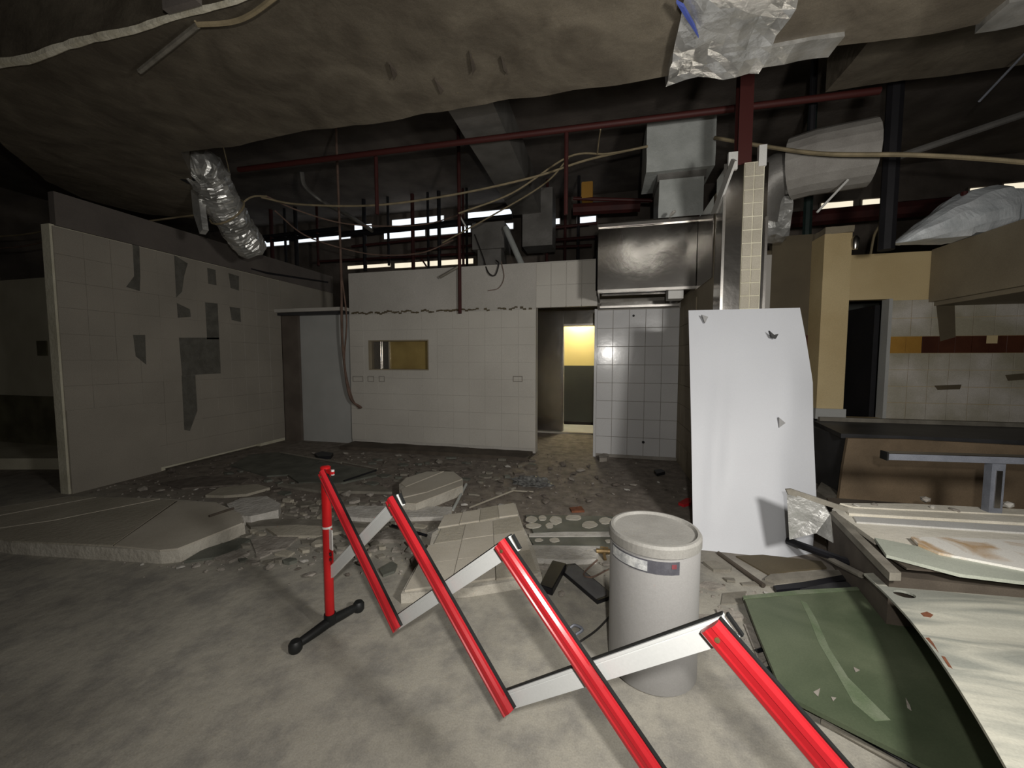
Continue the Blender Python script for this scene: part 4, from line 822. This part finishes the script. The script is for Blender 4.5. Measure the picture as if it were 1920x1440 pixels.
for px, th, m, nm, lab in (
  ([(640, 952), (668, 948), (848, 950), (846, 968), (700, 972), (640, 968)], .04, 'rubble_white', 'plaster_strip', 'white plaster strip lying left of the big tiled chunk'),
  ([(385, 928), (412, 914), (480, 907), (506, 914), (462, 926), (420, 929)], .03, 'slab', 'plaster_board', 'thin pale plasterboard flake behind the fallen slab'),
  ([(425, 945), (452, 934), (500, 930), (526, 944), (522, 956), (470, 968), (440, 966)], .09, 'rubble_white', 'plaster_chunk', 'rough white plaster chunk at the corner of the fallen slab'),
  ([(432, 872), (470, 852), (520, 848), (600, 862), (560, 888), (500, 892)], .02, 'sheet_dusty', 'dusty_sheet', 'dark dusty sheet lying by the left partition'),
  ([(540, 890), (600, 866), (700, 880), (706, 890), (640, 905), (560, 904)], .025, 'sheet_dusty', 'dusty_sheet', 'dark dusty sheet lying behind the barrier post'),
  ([(520, 908), (600, 905), (720, 912), (735, 922), (600, 920)], .03, 'wood_grey', 'board', 'long grey board lying behind the barrier post'),
  ([(300, 905), (380, 892), (470, 896), (450, 908), (340, 915)], .02, 'rubble_dark', 'dusty_sheet', 'brown dirt crusted sheet at the foot of the left partition'),
  ([(590, 850), (604, 846), (625, 849), (620, 855), (596, 856)], .05, 'black_box', 'plastic_scrap', 'black plastic scrap near the foot of the back wall'),
  ([(470, 1012), (500, 1004), (560, 1006), (535, 1028), (480, 1036)], .015, 'rubble', 'plaster_flake', 'thin grey plaster flake in front of the fallen slab'),
  ([(500, 990), (545, 984), (600, 986), (640, 996), (600, 1004), (520, 1004)], .025, 'slab', 'plaster_board', 'pale broken plasterboard left of the barrier post'),
  ([(460, 978), (520, 972), (610, 974), (700, 984), (690, 990), (560, 984), (470, 988)], .03, 'wood_grey', 'board', 'narrow grey board lying across the debris line'),
  ([(640, 1000), (740, 998), (790, 1004), (760, 1012), (660, 1010)], .03, 'rubble', 'plaster_board', 'grey plasterboard strip behind the first white bar'),
  ([(710, 1066), (735, 1052), (745, 1058), (740, 1070), (718, 1078)], .02, 'sheet_dusty', 'tile_fragment', 'dark green grey fragment between the first two red bars'),
  ([(800, 1000), (830, 985), (838, 1000), (812, 1012)], .03, 'rubble_white', 'plaster_chunk', 'small white plaster chunk left of the tiled chunk'),
  ([(345, 1052), (380, 1030), (450, 1008), (470, 1010), (420, 1042)], .02, 'sheet_dusty', 'plaster_flake', 'dark flat flake at the foot of the fallen slab'),
  ([(400, 1046), (440, 1032), (468, 1036), (430, 1052)], .02, 'rubble', 'plaster_flake', 'small grey flake off the tip of the fallen slab'),
  ([(770, 1048), (800, 1020), (806, 1030), (790, 1062), (776, 1072)], .015, 'rubble_dark', 'tile_fragment', 'dark flat fragment at the left edge of the tiled chunk'),
  ([(1068, 951), (1090, 949), (1096, 957), (1072, 958)], .02, 'rust', 'tile_fragment', 'rusty brown fragment on the floor left of the drum'),
  ([(1226, 881), (1240, 879), (1247, 884), (1232, 888)], .04, 'black_box', 'plastic_scrap', 'black scrap on the floor before the alcove'),
  ([(1272, 942), (1286, 934), (1296, 933), (1296, 942), (1282, 946)], .03, 'bar_red', 'plastic_scrap', 'red plastic scrap beside the white sheet'),
  ([(1122, 853), (1136, 848), (1142, 853), (1138, 858), (1124, 859)], .06, 'rubble', 'plaster_chunk', 'grey plaster chunk at the doorway corner of the alcove'),
  ):
    slab(nm, px, m, 0, th, label=lab, cat=nm.split('_')[-1])
stick(525, 848, .03, 640, 868, .03, .014, 'wood_grey', 'long pale lath lying before the grey recess panel')
stick(640, 866, .03, 708, 879, .03, .012, 'wood_grey', 'pale lath end behind the barrier post')
stick(705, 882, .03, 645, 902, .03, .014, 'black_box', 'short black rod behind the barrier post')
stick(880, 952, .015, 962, 920, .015, .010, 'slab', 'thin pale lath in front of the doorway')
stick(962, 920, .012, 1000, 922, .012, .008, 'slab', 'short thin pale splinter in front of the doorway')
stick(735, 985, .03, 800, 1004, .03, .012, 'black_box', 'short black rod beside the white plaster strip')
# black box and tray beside the drum
def flatbox(nm, px, th, m, label, cat, z=0):
    pts = [G(u, v, z+th) for u, v in px]; return mk(nm, bevel(prism(B(), pts, (0, 0, -th)), .004, 2), m, None, label, cat)
flatbox('power_pack', [(1036, 1050), (1062, 1056), (1036, 1104), (1012, 1096)], .05, 'black_box', 'small black box lying left of the grey tray', 'box')
ty = thing('plastic_tray', G(1095, 1095), 'dark grey oblong plastic tray lying beside the drum', 'tray')
tp_ = [(1062, 1058), (1078, 1056), (1142, 1108), (1142, 1118), (1120, 1126), (1056, 1072)]
mk('tray_base', prism(B(), [G(u, v, .026) for u, v in tp_], (0, 0, -.026)), 'black_box', ty)
cc = sum((G(u, v, .04) for u, v in tp_), Vector())/6
cc.z = .029
mk('tray_top', prism(B(), [(lambda p: p+(cc-p)*.09)(G(u, v, .029)) for u, v in tp_], (0, 0, -.006)), 'dark_grey_plastic', ty)
wire('wire', [G(1140, 1068, .02), G(1110, 1082, .05), G(1095, 1075, .03), G(1120, 1050, .03)], .006, 'cable_brown', 'thin brown wire beside the grey tray')
wire('wire', [G(1150, 1148, .01), G(1120, 1180, .02), G(1085, 1205, .01)], .006, 'cable_dark', 'thin dark wire on the floor left of the drum')
wire('wire', [G(1066, 1180, .01), G(1078, 1172, .03), G(1092, 1180, .03), G(1080, 1190, .01)], .008, 'galv', 'small curled grey wire by the third red bar')
bt_ = thing('brass_tap', G(1132, 1050), 'small old brass tap lying left of the drum', 'tap')
a, b = G(1118, 1033, .05), G(1148, 1034, .05); mk('body', tube(B(), [a, b], .018, 10), 'brass', bt_, smooth=True)
c = (a+b)/2; mk('spout', tube(B(), spline([c, c+Vector((.0, -.02, -.02)), c+Vector((.01, -.05, -.045))], 4), .012, 8), 'brass', bt_, smooth=True); mk('handle', tube(B(), [c+Vector((-.03, 0, .03)), c+Vector((.03, 0, .03))], .007, 6), 'brass', bt_, smooth=True); mk('spindle', tube(B(), [c, c+Vector((0, 0, .032))], .008, 6), 'brass', bt_)
# crumpled plastic bag
bm = B(); bmesh.ops.create_icosphere(bm, subdivisions=4, radius=1); c = G(998, 908)
for v in bm.verts:
    k = 1+.35*noise.noise(v.co*3)+.2*noise.noise(v.co*8); v.co = Vector((v.co.x*.24*k, v.co.y*.11*k, max(0, v.co.z*.08*k+.02)))+c
mk('plastic_bag', bm, 'plastic_bag', None, 'shiny crumpled plastic bag on the dirt before the doorway', 'bag')
# footprints already taken by low things, so that loose pieces lie beside them
def hull(P):
    P = sorted(set((round(x, 3), round(y, 3)) for x, y in P)); H_ = []
    for seq in (P, P[::-1]):
        h = []
        for p in seq:
            while len(h) > 1 and (h[-1][0]-h[-2][0])*(p[1]-h[-2][1])-(h[-1][1]-h[-2][1])*(p[0]-h[-2][0]) <= 0: h.pop()
            h.append(p)
        H_ += h[:-1]
    return H_
bpy.context.view_layer.update()
TAKEN = []; CIR = []
for o in COL.objects:
    if o.type != 'MESH': continue
    root = o.parent.parent if o.parent and o.parent.parent else (o.parent or o)
    if root.get('kind') == 'structure' or root.name.startswith(('floor', 'expanding')): continue
    ws_ = [o.matrix_world @ v.co for v in o.data.vertices]
    if min(v.z for v in ws_) > .12 or len(ws_) > 3000: continue
    h = hull([(v.x, v.y) for v in ws_ if v.z < .35])
    if len(h) > 2: TAKEN.append((h, min(x for x, y in h), max(x for x, y in h), min(y for x, y in h), max(y for x, y in h)))
def free(p, r):
    if any((p.x-x)**2+(p.y-y)**2 < (r+q)**2 for x, y, q in CIR): return False
    for h, x0, x1, y0, y1 in TAKEN:
        if p.x < x0-r or p.x > x1+r or p.y < y0-r or p.y > y1+r: continue
        if all((b[0]-a[0])*(p.y-a[1])-(b[1]-a[1])*(p.x-a[0]) > -r*math.hypot(b[0]-a[0], b[1]-a[1]) for a, b in zip(h, h[1:]+h[:1])): return False
    return True
# loose rubble pieces, individually, and fine crumbs as stuff
zones = [(400, 860, 720, 905, 26), (660, 860, 1010, 900, 26), (860, 880, 1120, 950, 18), (1010, 870, 1290, 950, 14), (420, 930, 760, 1000, 26), (560, 990, 800, 1060, 16), (830, 960, 1000, 990, 10), (990, 1030, 1130, 1080, 12), (330, 1030, 560, 1060, 16), (760, 950, 900, 970, 8), (1330, 1120, 1420, 1200, 8), (200, 900, 420, 930, 12)]
mats = ['rubble', 'rubble_dark', 'rubble_white']
lab = {'rubble': 'small grey lump of broken mortar lying loose on the floor', 'rubble_dark': 'small dark lump of dirty rubble lying loose on the floor', 'rubble_white': 'small white lump of broken plaster lying loose on the floor'}
RR = random.Random(21); lib = {}
for m in mats:
    lib[m] = []
    for k in range(5):
        bm = B(); rock(bm, (0, 0, 0), 1, RR, .55); bmesh.ops.recalc_face_normals(bm, faces=bm.faces[:])
        me = bpy.data.meshes.new('rubble_piece'); bm.to_mesh(me); bm.free(); me.materials.append(MATS[m]); lib[m].append(me)
# thin flat flakes of plaster and board strewn along the debris line
for (u0, v0, u1, v1, n, ms) in ((440, 940, 800, 1045, 110, ('slab', 'rubble', 'wood_grey')), (420, 860, 1000, 930, 60, ('sheet_dusty', 'wood_grey', 'rubble_dark')), (330, 1020, 560, 1058, 26, ('rubble', 'sheet_dusty', 'wood_grey')), (1330, 1060, 1420, 1180, 6, ('rubble', 'wood_grey', 'rubble')), (980, 1030, 1140, 1070, 14, ('rubble', 'slab', 'rubble'))):
    for k in range(n):
        m = RR.choice(ms); r0 = RR.uniform(.03, .11)
        for tr_ in range(60):
            p = G(RR.uniform(u0, u1), RR.uniform(v0, v1)); p.x = max(p.x, -5.8)
            if free(p, r0*.85): break
        else: continue
        CIR.append((p.x, p.y, r0*.85)); el = RR.uniform(.35, .9); th = RR.uniform(.008, .022); a0 = RR.random()*6.28; nv = RR.choice((4, 5, 6)); p.x = max(p.x, -5.8)
        pts = []
        for j in range(nv):
            t = a0+6.283*j/nv+RR.uniform(-.3, .3); q = Vector((math.cos(t)*r0, math.sin(t)*r0*el, 0)); q.rotate(Matrix.Rotation(RR.uniform(-.2, .2), 3, 'Z')); pts.append(p+q+Vector((0, 0, th+RR.uniform(0, .012))))
        lb_ = {'slab': 'thin cream flake of broken plasterboard on the floor', 'rubble': 'thin grey flake of broken plaster on the floor', 'wood_grey': 'thin grey brown board splinter on the floor', 'sheet_dusty': 'dark dusty sheet scrap on the floor', 'rubble_dark': 'dirty brown crust flake on the floor'}[m]
        mk('debris_flake', prism(B(), pts, (0, 0, -th-.006)), m, None, lb_, 'debris', 'flat '+m.replace('_', ' ')+' flakes')
for (u0, v0, u1, v1, n) in zones:
    for k in range(n):
        s = RR.choice((.018, .024, .03, .04, .06))
        for tr_ in range(40):
            p = G(RR.gauss((u0+u1)/2, (u1-u0)*.34), max(852, RR.gauss((v0+v1)/2, (v1-v0)*.32)), 0); p.x = max(p.x, -5.8); p.y = min(p.y, 5.6)
            if free(p, s*1.5): break
        else: continue
        CIR.append((p.x, p.y, s*1.5)); dark = p.y > 3.9
        m = RR.choices(mats, (2.4, 6, .4) if dark else (5, 1, 1.4))[0]
        o = bpy.data.objects.new('rubble_piece', RR.choice(lib[m])); COL.objects.link(o)
        o.location = p; o.scale = (s*RR.uniform(.8, 1.6), s, s*RR.uniform(.5, 1)); o.rotation_euler = (0, 0, RR.random()*6.28)
        tags(o, lab[m], 'rubble', 'loose '+m.replace('_', ' ')+' pieces')
bm = B(); bmd = B(); bml = bm
for (u0, v0, u1, v1, n) in zones:
    for k in range(n*9):
        u, v = RR.gauss((u0+u1)/2, (u1-u0)*.42), max(853, RR.gauss((v0+v1)/2, (v1-v0)*.4)); bm = bmd if RR.random() < min(.92, max(0, (G(u, v).y-2.6)/1.6)) else bml; p = G(u, v, 0); p.x = max(p.x, -5.85); s = RR.uniform(.004, .016)
        if not free(p, .005): continue
        r_ = bmesh.ops.create_cone(bm, cap_ends=True, segments=4, radius1=s, radius2=s*.5, depth=s*.9)
        for q in r_['verts']: q.co += Vector((p.x, p.y, s*.4)) + Vector((RR.uniform(-.4, .4), RR.uniform(-.4, .4), 0))*s
mk('dirt_crumbs', bmd, 'rubble_dark', None, 'fine dark crumbs of dirt strewn over the back floor', 'rubble', kind='stuff')
mk('rubble_crumbs', bml, 'rubble', None, 'fine grey crumbs of broken mortar strewn along the debris line', 'rubble', kind='stuff')
